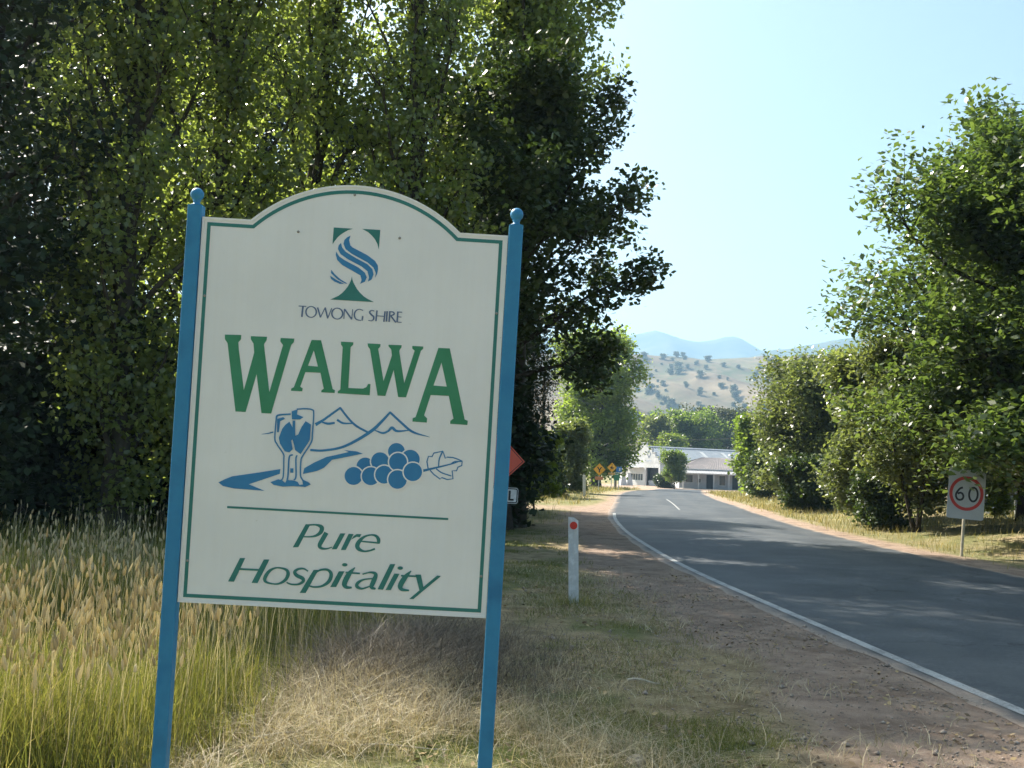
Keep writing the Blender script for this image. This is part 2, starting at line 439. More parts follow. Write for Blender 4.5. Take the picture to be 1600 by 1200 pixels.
# ------------------------------------------------------------------ ground, road, paint
def graded(a, b, step, lo, hi, g=1.09):
    c = list(np.arange(a, b + 1e-6, step))
    s = step
    while c[-1] < hi: s *= g; c.append(c[-1] + s)
    s = step
    while c[0] > lo: s *= g; c.insert(0, c[0] - s)
    return np.array(c)
gx = graded(-4, 11, 0.17, -3800, 3800)
gy = graded(3, 20, 0.19, -300, 3800, 1.07)
GX, GY = np.meshgrid(gx, gy)
GZ = land(GX, GY)
far_ = np.maximum(np.abs(GX) - 60, 0) + np.maximum(GY - 170, 0)
off = np.abs(GX - road_x(GY)) - HALF
lft = GX < road_x(GY)
n1 = fbm(GX * 0.7, GY * 0.7, 4); n2 = fbm(GX * 2.3 + 40, GY * 2.3, 3); n3 = fbm(GX * 0.25 + 9, GY * 0.25 + 3, 3)
gw = np.where(lft, 1.55 - 1.1 * sstep(40, 52, GY), 0.8)
gravel = sstep(0.5, -0.5, (off - gw * (0.55 + 0.9 * n1)) / 0.55) * np.where(GY < 118, 1, 0)
track = np.exp(-((GY - 41 - 0.25 * (GX - 4) - 3 * (n3 - .5)) / 1.7) ** 2) * 0.8 * np.where(lft & (GX > -14), 1, 0)
gravel = np.maximum(gravel, track)
gravel = np.maximum(gravel, sstep(118, 126, GY + 0.55 * (GX - 14)) * sstep(178, 170, GY) * sstep(6, 12, GX) * sstep(75, 60, GX))
green = sstep(0.48, 0.66, 0.55 * n1 + 0.45 * n2 + 0.10 * lft * sstep(1.5, 3, off)) * (1 - gravel)
green = np.where(~lft & (off < 9), np.maximum(green, 0.75 * sstep(0.35, 0.55, n1) * (1 - gravel)), green)
green = np.where(GY > 26, np.maximum(green, sstep(0.42, 0.6, n3) * 0.7 * (1 - gravel)), green)
nx, ny = len(gx), len(gy)
ii = (np.arange(ny - 1)[:, None] * nx + np.arange(nx - 1)[None, :]).ravel()
GF = np.stack([ii, ii + 1, ii + nx + 1, ii + nx], -1)

m, t, b = base_mat('earth')
pos = t.new('ShaderNodeNewGeometry').outputs['Position']
fine = t.noise(pos, 42, 4, 0.75); mid = t.noise(pos, 5.5, 6, 0.65); big = t.noise(pos, 0.8, 4)
grit = t.noise(pos, 150, 2, 0.8)
straw = t.ramp(t.math('ADD', t.math('MULTIPLY', fine, 0.55), t.math('MULTIPLY', mid, 0.45)), [(0.30, (0.15, 0.11, 0.065)), (0.48, (0.33, 0.26, 0.15)), (0.66, (0.47, 0.385, 0.235))])
grav = t.ramp(t.math('ADD', t.math('MULTIPLY', grit, 0.55), t.math('MULTIPLY', mid, 0.45)), [(0.33, (0.205, 0.145, 0.11)), (0.5, (0.345, 0.255, 0.195)), (0.66, (0.47, 0.37, 0.29))])
grn = t.ramp(fine, [(0.3, (0.05, 0.075, 0.02)), (0.65, (0.16, 0.19, 0.055))])
c = t.mix(t.math('MULTIPLY', t.attr('green'), t.ramp(big, [(0.35, (0.4,) * 3), (0.6, (0.95,) * 3)])), straw, grn)
pat = t.noise(pos, 1.7, 5, 0.6)
grav = t.mix(1.0, grav, t.ramp(pat, [(0.33, (0.66, 0.63, 0.60)), (0.5, (0.95, 0.95, 0.95)), (0.66, (1.15, 1.13, 1.10))]), 'MULTIPLY')
straw = t.mix(1.0, straw, t.ramp(t.noise(pos, 2.6, 5, 0.65), [(0.34, (0.62, 0.60, 0.56)), (0.52, (1, 1, 1)), (0.68, (1.12, 1.12, 1.1))]), 'MULTIPLY')
c = t.mix(t.math('MULTIPLY', t.attr('green'), t.ramp(big, [(0.35, (0.4,) * 3), (0.6, (0.95,) * 3)])), straw, grn)
c = t.mix(t.attr('gravel'), c, grav)
t.link(c, b.inputs['Base Color']); b.inputs['Roughness'].default_value = 0.95; b.inputs['Specular IOR Level'].default_value = 0.15
bp = t.new('ShaderNodeBump'); bp.inputs['Strength'].default_value = 0.9; bp.inputs['Distance'].default_value = 0.02
t.link(t.math('ADD', grit, t.math('MULTIPLY', fine, 1.5)), bp.inputs['Height']); t.link(bp.outputs[0], b.inputs['Normal'])
EARTH = m
me = mesh('ground', np.stack([GX, GY, GZ], -1), GF, EARTH, smooth=True, attrs={'gravel': gravel.ravel(), 'green': green.ravel()})
put('ground', me, label='dry grassy roadside ground with a bare gravel shoulder', kind='structure')

m, t, b = base_mat('asphalt')
pos = t.new('ShaderNodeNewGeometry').outputs['Position']
g1 = t.math('ADD', t.math('MULTIPLY', t.noise(pos, 130, 3, 0.8), 0.55), t.math('MULTIPLY', t.noise(pos, 22, 4, 0.75), 0.45)); g2 = t.noise(pos, 1.2, 5); wh = t.attr('wheel')
c = t.ramp(t.math('ADD', t.math('MULTIPLY', g1, 0.6), t.math('MULTIPLY', g2, 0.4)), [(0.35, (0.027, 0.033, 0.039)), (0.5, (0.061, 0.069, 0.076)), (0.65, (0.130, 0.136, 0.138))])
c = t.mix(t.math('MULTIPLY', wh, 0.35), c, (0.092, 0.097, 0.099))
pch = t.noise(pos, 0.35, 3, 0.5)
c = t.mix(1.0, c, t.ramp(pch, [(0.42, (0.82, 0.83, 0.85)), (0.5, (1, 1, 1)), (0.60, (1.12, 1.11, 1.10))]), 'MULTIPLY')
vor = t.new('ShaderNodeTexVoronoi', feature='DISTANCE_TO_EDGE'); vor.inputs['Scale'].default_value = 0.55
wob = t.new('ShaderNodeVectorMath', operation='ADD'); wn_ = t.new('ShaderNodeTexNoise'); wn_.inputs['Scale'].default_value = 1.6; wn_.inputs['Detail'].default_value = 6
t.link(pos, wn_.inputs['Vector']); t.link(pos, wob.inputs[0]); t.link(wn_.outputs['Color'], wob.inputs[1]); t.link(wob.outputs[0], vor.inputs['Vector'])
crk = t.ramp(vor.outputs['Distance'], [(0.004, (0.55,) * 3), (0.012, (1.0,) * 3)])
c = t.mix(t.ramp(t.noise(pos, 0.22, 3), [(0.5, (0,) * 3), (0.58, (1,) * 3)]), c, t.mix(1.0, c, crk, 'MULTIPLY'))
dst = t.attr('dust'); c = t.mix(dst, c, t.ramp(g1, [(0.35, (0.20, 0.148, 0.112)), (0.62, (0.40, 0.31, 0.24))]))
t.link(c, b.inputs['Base Color']); b.inputs['Specular IOR Level'].default_value = 0.16
t.link(t.math('ADD', t.math('MULTIPLY', g2, 0.16), 0.58), b.inputs['Roughness'])
bp = t.new('ShaderNodeBump'); bp.inputs['Strength'].default_value = 0.55; bp.inputs['Distance'].default_value = 0.006
t.link(g1, bp.inputs['Height']); t.link(bp.outputs[0], b.inputs['Normal'])
ASPHALT = m
ry = np.concatenate([np.arange(-12, 40, 0.25), np.arange(40, 141, 1.0)])
us = np.linspace(-1.0, 1.0, 41)
RYg, US = np.meshgrid(ry, us, indexing='ij')
edge_n = 0.09 * (fbm(RYg * 1.7 + 50 * np.sign(US), RYg * 0.2, 4) - 0.5) * np.abs(US) ** 8
RX = road_x(RYg) + US * (HALF + 0.06 + edge_n * 2.0)
RZ = road_z(RX, RYg)
wheel = np.exp(-((np.abs(US) - 0.28) / 0.09) ** 2) + np.exp(-((np.abs(US) - 0.74) / 0.09) ** 2)
dust = sstep(0.935, 0.975, np.abs(US) + 0.07 * (fbm(RYg * 2.1, US * 30, 4) - 0.5)) * 0.92
n_, k_ = RX.shape
ii = (np.arange(n_ - 1)[:, None] * k_ + np.arange(k_ - 1)[None, :]).ravel()
me = mesh('road', np.stack([RX, RYg, RZ], -1), np.stack([ii, ii + 1, ii + k_ + 1, ii + k_], -1), ASPHALT, smooth=True,
          attrs={'wheel': wheel.ravel(), 'dust': dust.ravel()})
put('road', me, label='two lane grey asphalt road curving away to the right', kind='structure')

m, t, b = base_mat('road_paint')
pos = t.new('ShaderNodeNewGeometry').outputs['Position']
wr = t.noise(pos, 60, 4, 0.8); w2 = t.noise(pos, 3, 4)
c = t.ramp(t.math('ADD', t.math('MULTIPLY', wr, 0.6), t.math('MULTIPLY', w2, 0.4)), [(0.38, (0.11, 0.11, 0.108)), (0.54, (0.34, 0.34, 0.325)), (0.74, (0.56, 0.56, 0.53))])
t.link(c, b.inputs['Base Color']); b.inputs['Roughness'].default_value = 0.65
PAINT = m
FADED = M('faded_road_paint', (0.19, 0.19, 0.185), (0.34, 0.34, 0.33), scale=4, rough=0.7, world_pos=True)
def strip(name, y0, y1, offs, w, label, pm=None):
    yy = np.arange(y0, y1 + 1e-6, 0.25 if y1 < 60 else 0.5)
    cx = road_x(yy) + offs
    Vs = []
    for s in (-0.5, 0.5):
        x = cx + s * w; Vs.append(np.stack([x, yy, road_z(x, yy) + 0.004], -1))
    V = np.stack(Vs, 1).reshape(-1, 3)
    i = np.arange(len(yy) - 1) * 2
    put(name, mesh(name, V, np.stack([i, i + 1, i + 3, i + 2], -1), pm or PAINT), label=label, kind='structure')
strip('edge_line', -6, 37.5, -HALF + 0.16, 0.105, 'worn white edge line along the left side of the road')
for k, (a, e) in enumerate([(42, 57)]):
    strip('centre_line', a, e, -0.2, 0.075, 'worn white centre line on the road', FADED)

# ------------------------------------------------------------------ hills and mountains
def grid_mesh(xs, ys, fn):
    X, Y = np.meshgrid(xs, ys); Z = fn(X, Y)
    k = len(xs); ii = (np.arange(len(ys) - 1)[:, None] * k + np.arange(k - 1)[None, :]).ravel()
    return X, Y, Z, np.stack([ii, ii + 1, ii + k + 1, ii + k], -1)
def gully(X, Y):
    xx = X + 0.35 * (Y - 800) + 40 * (fbm(X * 0.006, Y * 0.006, 3) - 0.5)
    r = 1 - np.abs(2 * fbm(xx * 0.009, Y * 0.0035 + 4, 3) - 1)
    return r
def hill_z(X, Y):
    t_ = sstep(470, 1230, Y) * (1 - 0.6 * sstep(1290, 2100, Y))
    base = 141 * t_ * (1 + 0.10 * np.sin(X * 0.006 + 1.0) * 0 + 0.10 * (fbm(X * 0.004 + 3, Y * 0.001, 3) - 0.5))
    z = base - 42 * sstep(520, 800, Y) * (1 - 0.75 * sstep(950, 1200, Y)) * (gully(X, Y) - 0.62)
    z = z + 9 * (fbm(X * 0.02, Y * 0.02, 4) - 0.5) * sstep(480, 700, Y)
    z = z + 34 * np.exp(-(((X - 45) / 70) ** 2 + ((Y - 640) / 120) ** 2))            # pale spur on the left
    return z - 4
X, Y, Z, F = grid_mesh(graded(60, 460, 5, -2600, 3600, 1.1), graded(520, 1330, 7, 440, 2400, 1.12), hill_z)
gl = gully(X, Y)
scr = sstep(0.74, 0.92, gl) * sstep(580, 680, Y) * sstep(0.36, 0.56, fbm(X * 0.016, Y * 0.016, 5)) + 0.8 * sstep(0.60, 0.72, fbm(X * 0.009 + 30, Y * 0.006, 4)) * sstep(650, 850, Y)
m, t, b = base_mat('dry_hill_grass')
pos = t.new('ShaderNodeNewGeometry').outputs['Position']
c = t.ramp(t.noise(pos, 0.02, 7, 0.65), [(0.32, (0.090, 0.070, 0.048)), (0.5, (0.145, 0.112, 0.075)), (0.68, (0.215, 0.168, 0.112))])
c = t.mix(t.math('MULTIPLY', t.attr('scrub'), t.ramp(t.noise(pos, 0.09, 5, 0.7), [(0.38, (0.1,) * 3), (0.62, (1.0,) * 3)])), c, (0.085, 0.095, 0.05))
t.link(c, b.inputs['Base Color']); b.inputs['Roughness'].default_value = 1.0; b.inputs['Specular IOR Level'].default_value = 0.05
put('hill', mesh('hill', np.stack([X, Y, Z], -1), F, m, smooth=True, attrs={'scrub': np.clip(scr, 0, 1).ravel()}),
    label='dry straw coloured hillside with dark gullies beyond the town', kind='structure')

def ridge_from_pixels(tab, D):
    px = np.array([p for p, _ in tab], float)
    xz = [spot(p, q, D) for p, q in tab]
    return np.array([a for a, _ in xz]), np.array([z for _, z in xz])
def mountain(name, tab, D, w, label, mat_, rough_amp):
    rx, rz = ridge_from_pixels(tab, D)
    def fn(X, Y):
        r = np.interp(X, rx, rz)
        s = np.clip(1 - np.abs(Y - D) / w, 0, 1)
        z = r * s ** 1.15 + rough_amp * (1 - np.abs(2 * fbm(X / w * 3.2, Y / w * 3.2, 5) - 1) - 0.72) * (s * (1.15 - s) * 4)
        return z - 6
    xs = np.linspace(rx[0], rx[-1], 260); ys = np.concatenate([np.linspace(D - w, D, 44), np.linspace(D, D + w * 0.7, 14)[1:]])
    X, Y, Z, F = grid_mesh(xs, ys, fn)
    put(name, mesh(name, np.stack([X, Y, Z], -1), F, mat_, smooth=True), label=label, kind='structure')
wood = M('mountain_forest', (0.045, 0.06, 0.035), (0.075, 0.085, 0.05), scale=0.02, rough=1.0, spec=0.05, world_pos=True, detail=8, c3=(0.11, 0.11, 0.07))
mountain('mountain', [(-900, 560), (300, 525), (700, 533), (930, 521), (985, 522), (1020, 518), (1045, 520), (1060, 524), (1085, 530), (1110, 526), (1140, 518.5), (1152, 521), (1165, 528), (1180, 537), (1195, 543), (1240, 556), (1420, 566), (1800, 552), (2600, 590)], 3200, 1000, 'far blue mountain with a rounded peak on the horizon', wood, 60)
mountain('mountain', [(850, 640), (1040, 590), (1130, 566), (1170, 555), (1205, 545), (1240, 540), (1280, 534), (1330, 527), (1450, 516), (1600, 522), (1900, 560), (2500, 600)], 2350, 650, 'wooded blue grey range rising to the right behind the dry hill', wood, 30)

# ------------------------------------------------------------------ the air
HZ = bpy.data.materials.new('haze_air'); HZ.use_nodes = True
HZ.node_tree.nodes.remove(HZ.node_tree.nodes['Principled BSDF'])
pv = HZ.node_tree.nodes.new('ShaderNodeVolumePrincipled')
pv.inputs['Color'].default_value = (0.42, 0.68, 0.95, 1); pv.inputs['Density'].default_value = 0.00032
pv.inputs['Anisotropy'].default_value = 0.2
HZ.node_tree.links.new(pv.outputs[0], HZ.node_tree.nodes['Material Output'].inputs['Volume'])
HB = MB(); HB.box((0, 1950, 223), (9000, 4700, 454))
HB.build('haze', HZ, label='pale blue haze that fades the distant hills', kind='stuff')
# ------------------------------------------------------------------ trees
def leaves(rng, C, n_each, sigma, size, up=0.3, flat=0.75):
    """leaf shaped quads gathered round the points C"""
    n = len(C) * n_each
    ctr = np.repeat(C, n_each, 0) + np.clip(rng.normal(0, 1, (n, 3)), -1.75, 1.75) * sigma * np.array([1, 1, 0.85])
    nor = rng.normal(0, 1, (n, 3)); nor[:, 2] = np.abs(nor[:, 2]) * (1 + up) + up; nor /= np.linalg.norm(nor, axis=1)[:, None]
    a = np.cross(nor, rng.normal(0, 1, (n, 3))); a /= np.linalg.norm(a, axis=1)[:, None] + 1e-9
    bb = np.cross(nor, a)
    L = size * rng.uniform(0.65, 1.3, n)[:, None]; Wd = L * flat
    fold = nor * L * rng.uniform(-0.06, 0.12, n)[:, None]
    V = np.stack([ctr - a * L * 0.5, ctr + bb * Wd * 0.5 + fold - a * L * 0.08, ctr + a * L * 0.5, ctr - bb * Wd * 0.5 + fold - a * L * 0.08], 1)
    cl = np.repeat(rng.uniform(0, 1, len(C)), n_each)
    tint = np.clip(0.45 * cl + 0.55 * rng.uniform(0, 1, n), 0, 1)
    return V.reshape(-1, 3), np.arange(n * 4).reshape(-1, 4), np.repeat(tint, 4)

def grow(seed, H, R, prof, t0=0.1, nl=40, nsub=4, e0=0.2, e1=1.0, tr=0.18, sigma=0.3, n_each=40, size=0.12, inner=0.3, up=0.3, flat=0.75, wob=0.15, lean=(0, 0), stems=1, droop=0.0, boughs=()):
    rng = np.random.RandomState(seed)
    TV, TF, C = [], [], []; nb = 0
    def add(P, r, k):
        nonlocal nb
        V, F = tube_np(P, r, k); TV.append(V); TF.append(F + nb); nb += len(V)
    for st in range(stems):
        q = np.linspace(0, 1, 12)
        ang = 2 * math.pi * st / max(stems, 1) + 0.7
        spread = 0.0 if stems == 1 else R * 0.45
        tx = lean[0] * q * H + wob * np.cumsum(rng.normal(0, 0.3, 12)) * q + math.cos(ang) * spread * q ** 0.8
        ty = lean[1] * q * H + wob * np.cumsum(rng.normal(0, 0.3, 12)) * q + math.sin(ang) * spread * q ** 0.8
        hh = H * (1 if stems == 1 else rng.uniform(0.8, 1.0))
        tp = np.stack([tx, ty, -0.15 + q * (hh * 0.96 + 0.15)], -1)
        rad = tr * (1 - q * 0.93) + tr * 0.5 * np.exp(-q * 25)
        if stems > 1: rad = rad * 0.6
        add(tp, rad, 8 if tr > 0.12 else 6)
        m_ = nl // stems
        for i in range(m_):
            tt = t0 + (0.985 - t0) * ((i + rng.uniform(0, 1)) / m_)
            o = np.array([np.interp(tt, q, tp[:, j]) for j in range(3)])
            az = i * 2.39996 + rng.normal(0, 0.35)
            reach = R * prof((tt - t0) / (1 - t0)) * rng.choice([0.62, 0.8, 0.95, 1.0, 1.08, 1.22]) / (1 if stems == 1 else 1.5)
            el = e0 + (e1 - e0) * tt + rng.normal(0, 0.1)
            s = np.linspace(0, 1, 6)
            hx = reach * s; zz = reach * math.tan(el) * s + 0.12 * reach * s * s - droop * reach * s ** 3
            rise = (hh * 1.01 - o[2]) / max(zz.max(), 1e-6)
            if rise < 1: hx = hx * (0.5 + 0.5 * max(rise, 0)); zz = zz * max(rise, 0.05)
            P = o + np.stack([hx * math.cos(az), hx * math.sin(az), zz], -1) + rng.normal(0, 0.05 * reach, (6, 3)) * s[:, None]
            br = max(0.012, tr * 0.42 * (1 - tt * 0.8)) * (1 - 0.85 * s)
            add(P, br, 5)
            Ld = P[-1] - P[2]; ll = np.linalg.norm(P[-1] - P[0])
            for u in np.linspace(inner, 1.0, 4):
                C.append([np.interp(u, s, P[:, j]) for j in range(3)])
            for k in range(nsub):
                u = rng.uniform(inner, 1.0)
                b0 = np.array([np.interp(u, s, P[:, j]) for j in range(3)])
                d = Ld / (np.linalg.norm(Ld) + 1e-9) * 0.8 + rng.normal(0, 0.55, 3) + np.array([0, 0, 0.15 - droop * 0.5])
                d /= np.linalg.norm(d)
                l2 = max(0.3, ll * rng.uniform(0.16, 0.36))
                b1 = b0 + d * l2
                add(np.stack([b0, (b0 + b1) / 2 + rng.normal(0, 0.03, 3), b1]), np.array([0.4, 0.25, 0.1]) * max(br[0], 0.012) * 0.7, 3)
                C.append(b0 + d * l2 * 0.6); C.append(b1)
    for P in boughs:                                   # single hanging boughs
        P = np.array(P, float); add(P, np.linspace(tr * 0.35, 0.012, len(P)), 6)
        for k in range(26):
            u = rng.uniform(0.45, 1.0) * (len(P) - 1)
            q0 = np.array([np.interp(u, np.arange(len(P)), P[:, j]) for j in range(3)])
            q1 = q0 + rng.normal(0, 0.26, 3) * np.array([1, 1, 0.3]); C.append(q1); add(np.stack([q0, (q0 + q1) / 2, q1]), np.array([0.012, 0.009, 0.004]), 3)
    V, F, T = leaves(rng, np.array(C), n_each, sigma, size, up, flat)
    return np.concatenate(TV), np.concatenate(TF), V, F, T

PROF = {
    'column': lambda t: 0.55 + 0.55 * math.sin(math.pi * min(1, t * 0.95 + 0.08)) - 0.42 * t ** 3,
    'round': lambda t: max(0.15, math.sqrt(max(0, 1 - (1.75 * t - 0.72) ** 2))),
    'broad': lambda t: max(0.12, 1.0 - 0.85 * t ** 1.6),
    'elm': lambda t: 0.80 + 0.9 * t if t < 0.3 else max(0.1, 1.07 - 1.25 * (t - 0.3) ** 1.25),
    'oak': lambda t: (0.74 + 1.1 * t if t < 0.25 else max(0.12, 1.015 - 1.05 * (t - 0.25) ** 1.5)),
    'egg': lambda t: max(0.12, (0.75 + 0.6 * t) * math.sqrt(max(0.0, 1 - t ** 2.2))),
    'bush': lambda t: max(0.25, math.sqrt(max(0, 1 - (1.25 * t - 0.35) ** 2))),
}
BARK_PALE = M('poplar_bark', (0.075, 0.068, 0.052), (0.04, 0.036, 0.028), scale=5, rough=0.9, bump=0.8, spec=0.1)
BARK_DARK = M('dark_bark', (0.060, 0.050, 0.040), (0.032, 0.027, 0.022), scale=7, rough=0.95, bump=0.8, spec=0.1)
L_POPLAR = leaf_mat('poplar_leaf', (0.088, 0.118, 0.044), (0.180, 0.205, 0.072), rough=0.33, trans=0.60, spec=1.0, tboost=2.4)
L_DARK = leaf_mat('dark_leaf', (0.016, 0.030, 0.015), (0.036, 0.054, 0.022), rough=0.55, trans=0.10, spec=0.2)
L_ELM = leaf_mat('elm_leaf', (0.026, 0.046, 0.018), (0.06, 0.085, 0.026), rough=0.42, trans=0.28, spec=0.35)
L_OAK = leaf_mat('oak_leaf', (0.044, 0.077, 0.026), (0.108, 0.142, 0.048), rough=0.30, trans=0.46, spec=0.7, tboost=1.75)
L_GREY = leaf_mat('grey_leaf', (0.070, 0.092, 0.038), (0.15, 0.165, 0.075), rough=0.34, trans=0.45, spec=0.5, tboost=2.0)
L_MID = leaf_mat('mid_leaf', (0.060, 0.098, 0.025), (0.15, 0.19, 0.05), rough=0.33, trans=0.52, spec=0.5, tboost=2.1)
L_PLANE = leaf_mat('plane_leaf', (0.085, 0.125, 0.03), (0.19, 0.235, 0.06), rough=0.35, trans=0.55, spec=0.5, tboost=2.1)
L_LIME = leaf_mat('lime_leaf', (0.10, 0.14, 0.025), (0.20, 0.24, 0.05), rough=0.4, trans=0.45, spec=0.4)
L_GUM = leaf_mat('gum_leaf', (0.055, 0.065, 0.035), (0.10, 0.105, 0.06), rough=0.5, trans=0.2, spec=0.3)

_cache = {}
def tree(name, label, cat, loc, lm, bark, group=None, rz=0.0, scale=1.0, key=None, prof='round', **kw):
    root = empty(name, loc, rz, label, cat, group)
    root.scale = (scale,) * 3
    if key in _cache and key is not None: tm, cm = _cache[key]
    else:
        tv, tf, v, f, ti = grow(prof=PROF[prof], **kw)
        tm = mesh('trunk', tv, tf, bark, smooth=True); cm = mesh('crown', v, f, lm, tint=ti)
        if key is not None: _cache[key] = (tm, cm)
    put('trunk', tm, root); put('crown', cm, root)
    return root
def at(px, y): return stand(px, y)

# left row: poplars, a spreading elm at its right end, dark trees behind
RW = 'tall roadside trees in the row on the left'
pop = dict(prof='column', t0=0.03, e0=1.0, e1=1.3, wob=0.25, inner=0.25, up=0.0, flat=0.85)
tree('poplar_tree', 'tall poplar furthest left in the bright row, its leafy lobe over the tall grass', 'tree', at(180, 20), L_POPLAR, BARK_PALE, RW, seed=11, H=19.5, R=1.5, nl=64, nsub=5, tr=0.26, sigma=0.29, n_each=42, size=0.125, **pop)
tree('poplar_tree', 'tall poplar directly behind the left blue post of the big welcome sign', 'tree', at(318, 21.5), L_POPLAR, BARK_PALE, RW, seed=12, H=20.5, R=1.45, nl=64, nsub=5, tr=0.28, sigma=0.29, n_each=42, size=0.125, **pop)
tree('poplar_tree', 'tall poplar behind the left half of the arched sign panel', 'tree', at(462, 23), L_POPLAR, BARK_PALE, RW, seed=13, H=21.0, R=1.4, nl=64, nsub=5, tr=0.28, sigma=0.29, n_each=42, size=0.125, **pop)
tree('poplar_tree', 'tall bright poplar behind the right half of the arched sign panel', 'tree', at(630, 22), L_POPLAR, BARK_PALE, RW, seed=14, H=19.5, R=1.4, nl=64, nsub=5, tr=0.26, sigma=0.29, n_each=42, size=0.125, **pop)
tree('poplar_tree', 'tall poplar rising above the elm, its right edge against the open sky', 'tree', at(803, 27.6), L_POPLAR, BARK_PALE, RW, seed=15, H=22, R=1.7, nl=64, nsub=5, tr=0.28, sigma=0.32, n_each=78, size=0.145, **dict(pop, t0=0.36))
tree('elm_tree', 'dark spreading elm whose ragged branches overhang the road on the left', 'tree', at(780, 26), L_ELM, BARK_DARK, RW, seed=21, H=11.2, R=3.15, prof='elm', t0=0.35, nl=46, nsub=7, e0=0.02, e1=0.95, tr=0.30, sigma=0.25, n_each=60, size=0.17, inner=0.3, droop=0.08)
# the darker belt behind
BK = 'dark trees in the belt behind the poplars'
dk = dict(seed=31, H=16, R=3.0, prof='egg', t0=0.04, nl=52, nsub=5, e0=0.2, e1=1.15, tr=0.26, sigma=0.44, n_each=46, size=0.175, inner=0.3)
for k, (px, y, s, rz, lb) in enumerate([(-50, 19.5, 1.05, 0.4, 'deep shaded tree at the far left edge of the belt'),
        (-70, 38.0, 1.15, 5.6, 'dark tree at the extreme left, behind the nearest dark one'),
        (60, 39.0, 1.22, 2.0, 'deep shaded tree left of the first poplar, behind the tall grass'),
        (230, 40, 1.25, 3.3, 'dark tree glimpsed behind the two leftmost poplars'),
        (375, 40, 1.15, 5.1, 'dark tree glimpsed behind the top left shoulder of the sign'),
        (520, 41, 0.95, 1.2, 'dark tree glimpsed behind the top of the sign arch'),
        (680, 40, 0.75, 0.1, 'dark tree glimpsed behind the right shoulder of the sign'),
        (735, 36, 0.60, 4.2, 'dark tree behind the right edge of the sign panel, left of the elm'),
        (812, 36, 0.38, 1.1, 'small dark tree below the elm branches, behind the lime sapling')]):
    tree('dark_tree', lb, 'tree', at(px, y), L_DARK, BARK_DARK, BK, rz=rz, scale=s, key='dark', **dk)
bu = dict(seed=41, H=3.6, R=2.1, prof='bush', t0=0.04, nl=30, nsub=5, e0=0.15, e1=1.2, tr=0.07, sigma=0.34, n_each=34, size=0.20, inner=0.3, stems=3)
for px, y, s, rz, lb in [(20, 21, 1.0, 0.3, 'dark bush under the trees at the far left edge'), (140, 23.5, 1.15, 1.9, 'dark bush under the first poplar behind the tall grass'),
        (260, 24.5, 1.2, 3.9, 'dark bush just left of the left blue post'), (420, 25, 1.2, 5.3, 'dark bush behind the lower left of the sign panel'),
        (590, 26, 1.15, 0.9, 'dark bush behind the slogan on the sign'), (735, 28, 1.1, 2.8, 'dark bush behind the right edge of the sign panel')]:
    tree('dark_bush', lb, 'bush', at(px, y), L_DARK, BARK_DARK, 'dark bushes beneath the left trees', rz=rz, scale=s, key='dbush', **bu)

# middle distance, left of the road
tree('plane_tree', 'big round leafy tree left of the road in front of the white garage', 'tree', at(931, 108), L_PLANE, BARK_DARK, seed=51, H=15.4, R=4.7, prof='egg', t0=0.10, nl=56, nsub=10, e0=0.1, e1=1.1, tr=0.5, sigma=0.62, n_each=30, size=0.34, inner=0.35)
tree('wattle_bush', 'greyish olive bush standing left of the yellow diamond signs', 'bush', at(890, 66), L_GREY, BARK_DARK, seed=52, H=4.4, R=1.25, prof='bush', t0=0.06, nl=26, nsub=5, e0=0.3, e1=1.2, tr=0.08, sigma=0.3, n_each=36, size=0.2, stems=2)
tree('sapling', 'pale lime green sapling with a thin bare trunk beside the red diamond sign', 'tree', at(836, 33.5), L_LIME, BARK_PALE, seed=53, H=2.5, R=0.75, prof='round', t0=0.28, nl=22, nsub=4, e0=0.2, e1=1.0, tr=0.045, sigma=0.14, n_each=18, size=0.13)
tree('dark_shrub', 'dark low shrub between the lime sapling and the olive bush', 'bush', at(848, 56), L_ELM, BARK_DARK, seed=54, H=3.0, R=1.2, prof='bush', t0=0.05, nl=26, nsub=5, e0=0.2, e1=1.1, tr=0.07, sigma=0.3, n_each=34, size=0.2, stems=2)

# behind and around the buildings
tree('garden_tree', 'small round clipped tree in front of the garage side wall', 'tree', at(1054, 146), L_MID, BARK_PALE, seed=55, H=4.7, R=1.45, prof='round', t0=0.24, nl=30, nsub=5, e0=0.1, e1=1.1, tr=0.11, sigma=0.26, n_each=44, size=0.22)
tree('hedge_shrub', 'low dark shrub at the foot of the garage beside its doorway', 'bush', at(1038, 150), L_ELM, BARK_DARK, seed=56, H=1.7, R=1.5, prof='bush', t0=0.05, nl=22, nsub=4, e0=0.1, e1=1.0, tr=0.05, sigma=0.26, n_each=34, size=0.2, stems=3)
tree('street_tree', 'dark green spreading tree behind the middle of the garage roof', 'tree', at(1075, 205), L_MID, BARK_DARK, seed=57, H=13.2, R=6.2, prof='round', t0=0.12, nl=40, nsub=6, e0=0.0, e1=1.0, tr=0.4, sigma=0.7, n_each=40, size=0.5)
tree('street_tree', 'dull brownish tree at the right behind the garage roof', 'tree', at(1125, 215), L_GUM, BARK_DARK, seed=58, H=14.5, R=5.5, prof='round', t0=0.14, nl=40, nsub=6, e0=0.1, e1=1.0, tr=0.4, sigma=0.75, n_each=34, size=0.5)
tree('street_tree', 'pale leafy tree behind the gable top of the garage', 'tree', at(1022, 200), L_GREY, BARK_PALE, seed=59, H=12.0, R=3.2, prof='egg', t0=0.2, nl=34, nsub=5, e0=0.3, e1=1.1, tr=0.3, sigma=0.6, n_each=26, size=0.45)
tree('garden_shrub', 'yellow green rounded shrub just above the garage roof ridge', 'bush', at(1048, 192), L_LIME, BARK_DARK, seed=60, H=8.6, R=2.4, prof='round', t0=0.1, nl=30, nsub=5, e0=0.2, e1=1.0, tr=0.2, sigma=0.5, n_each=34, size=0.36)
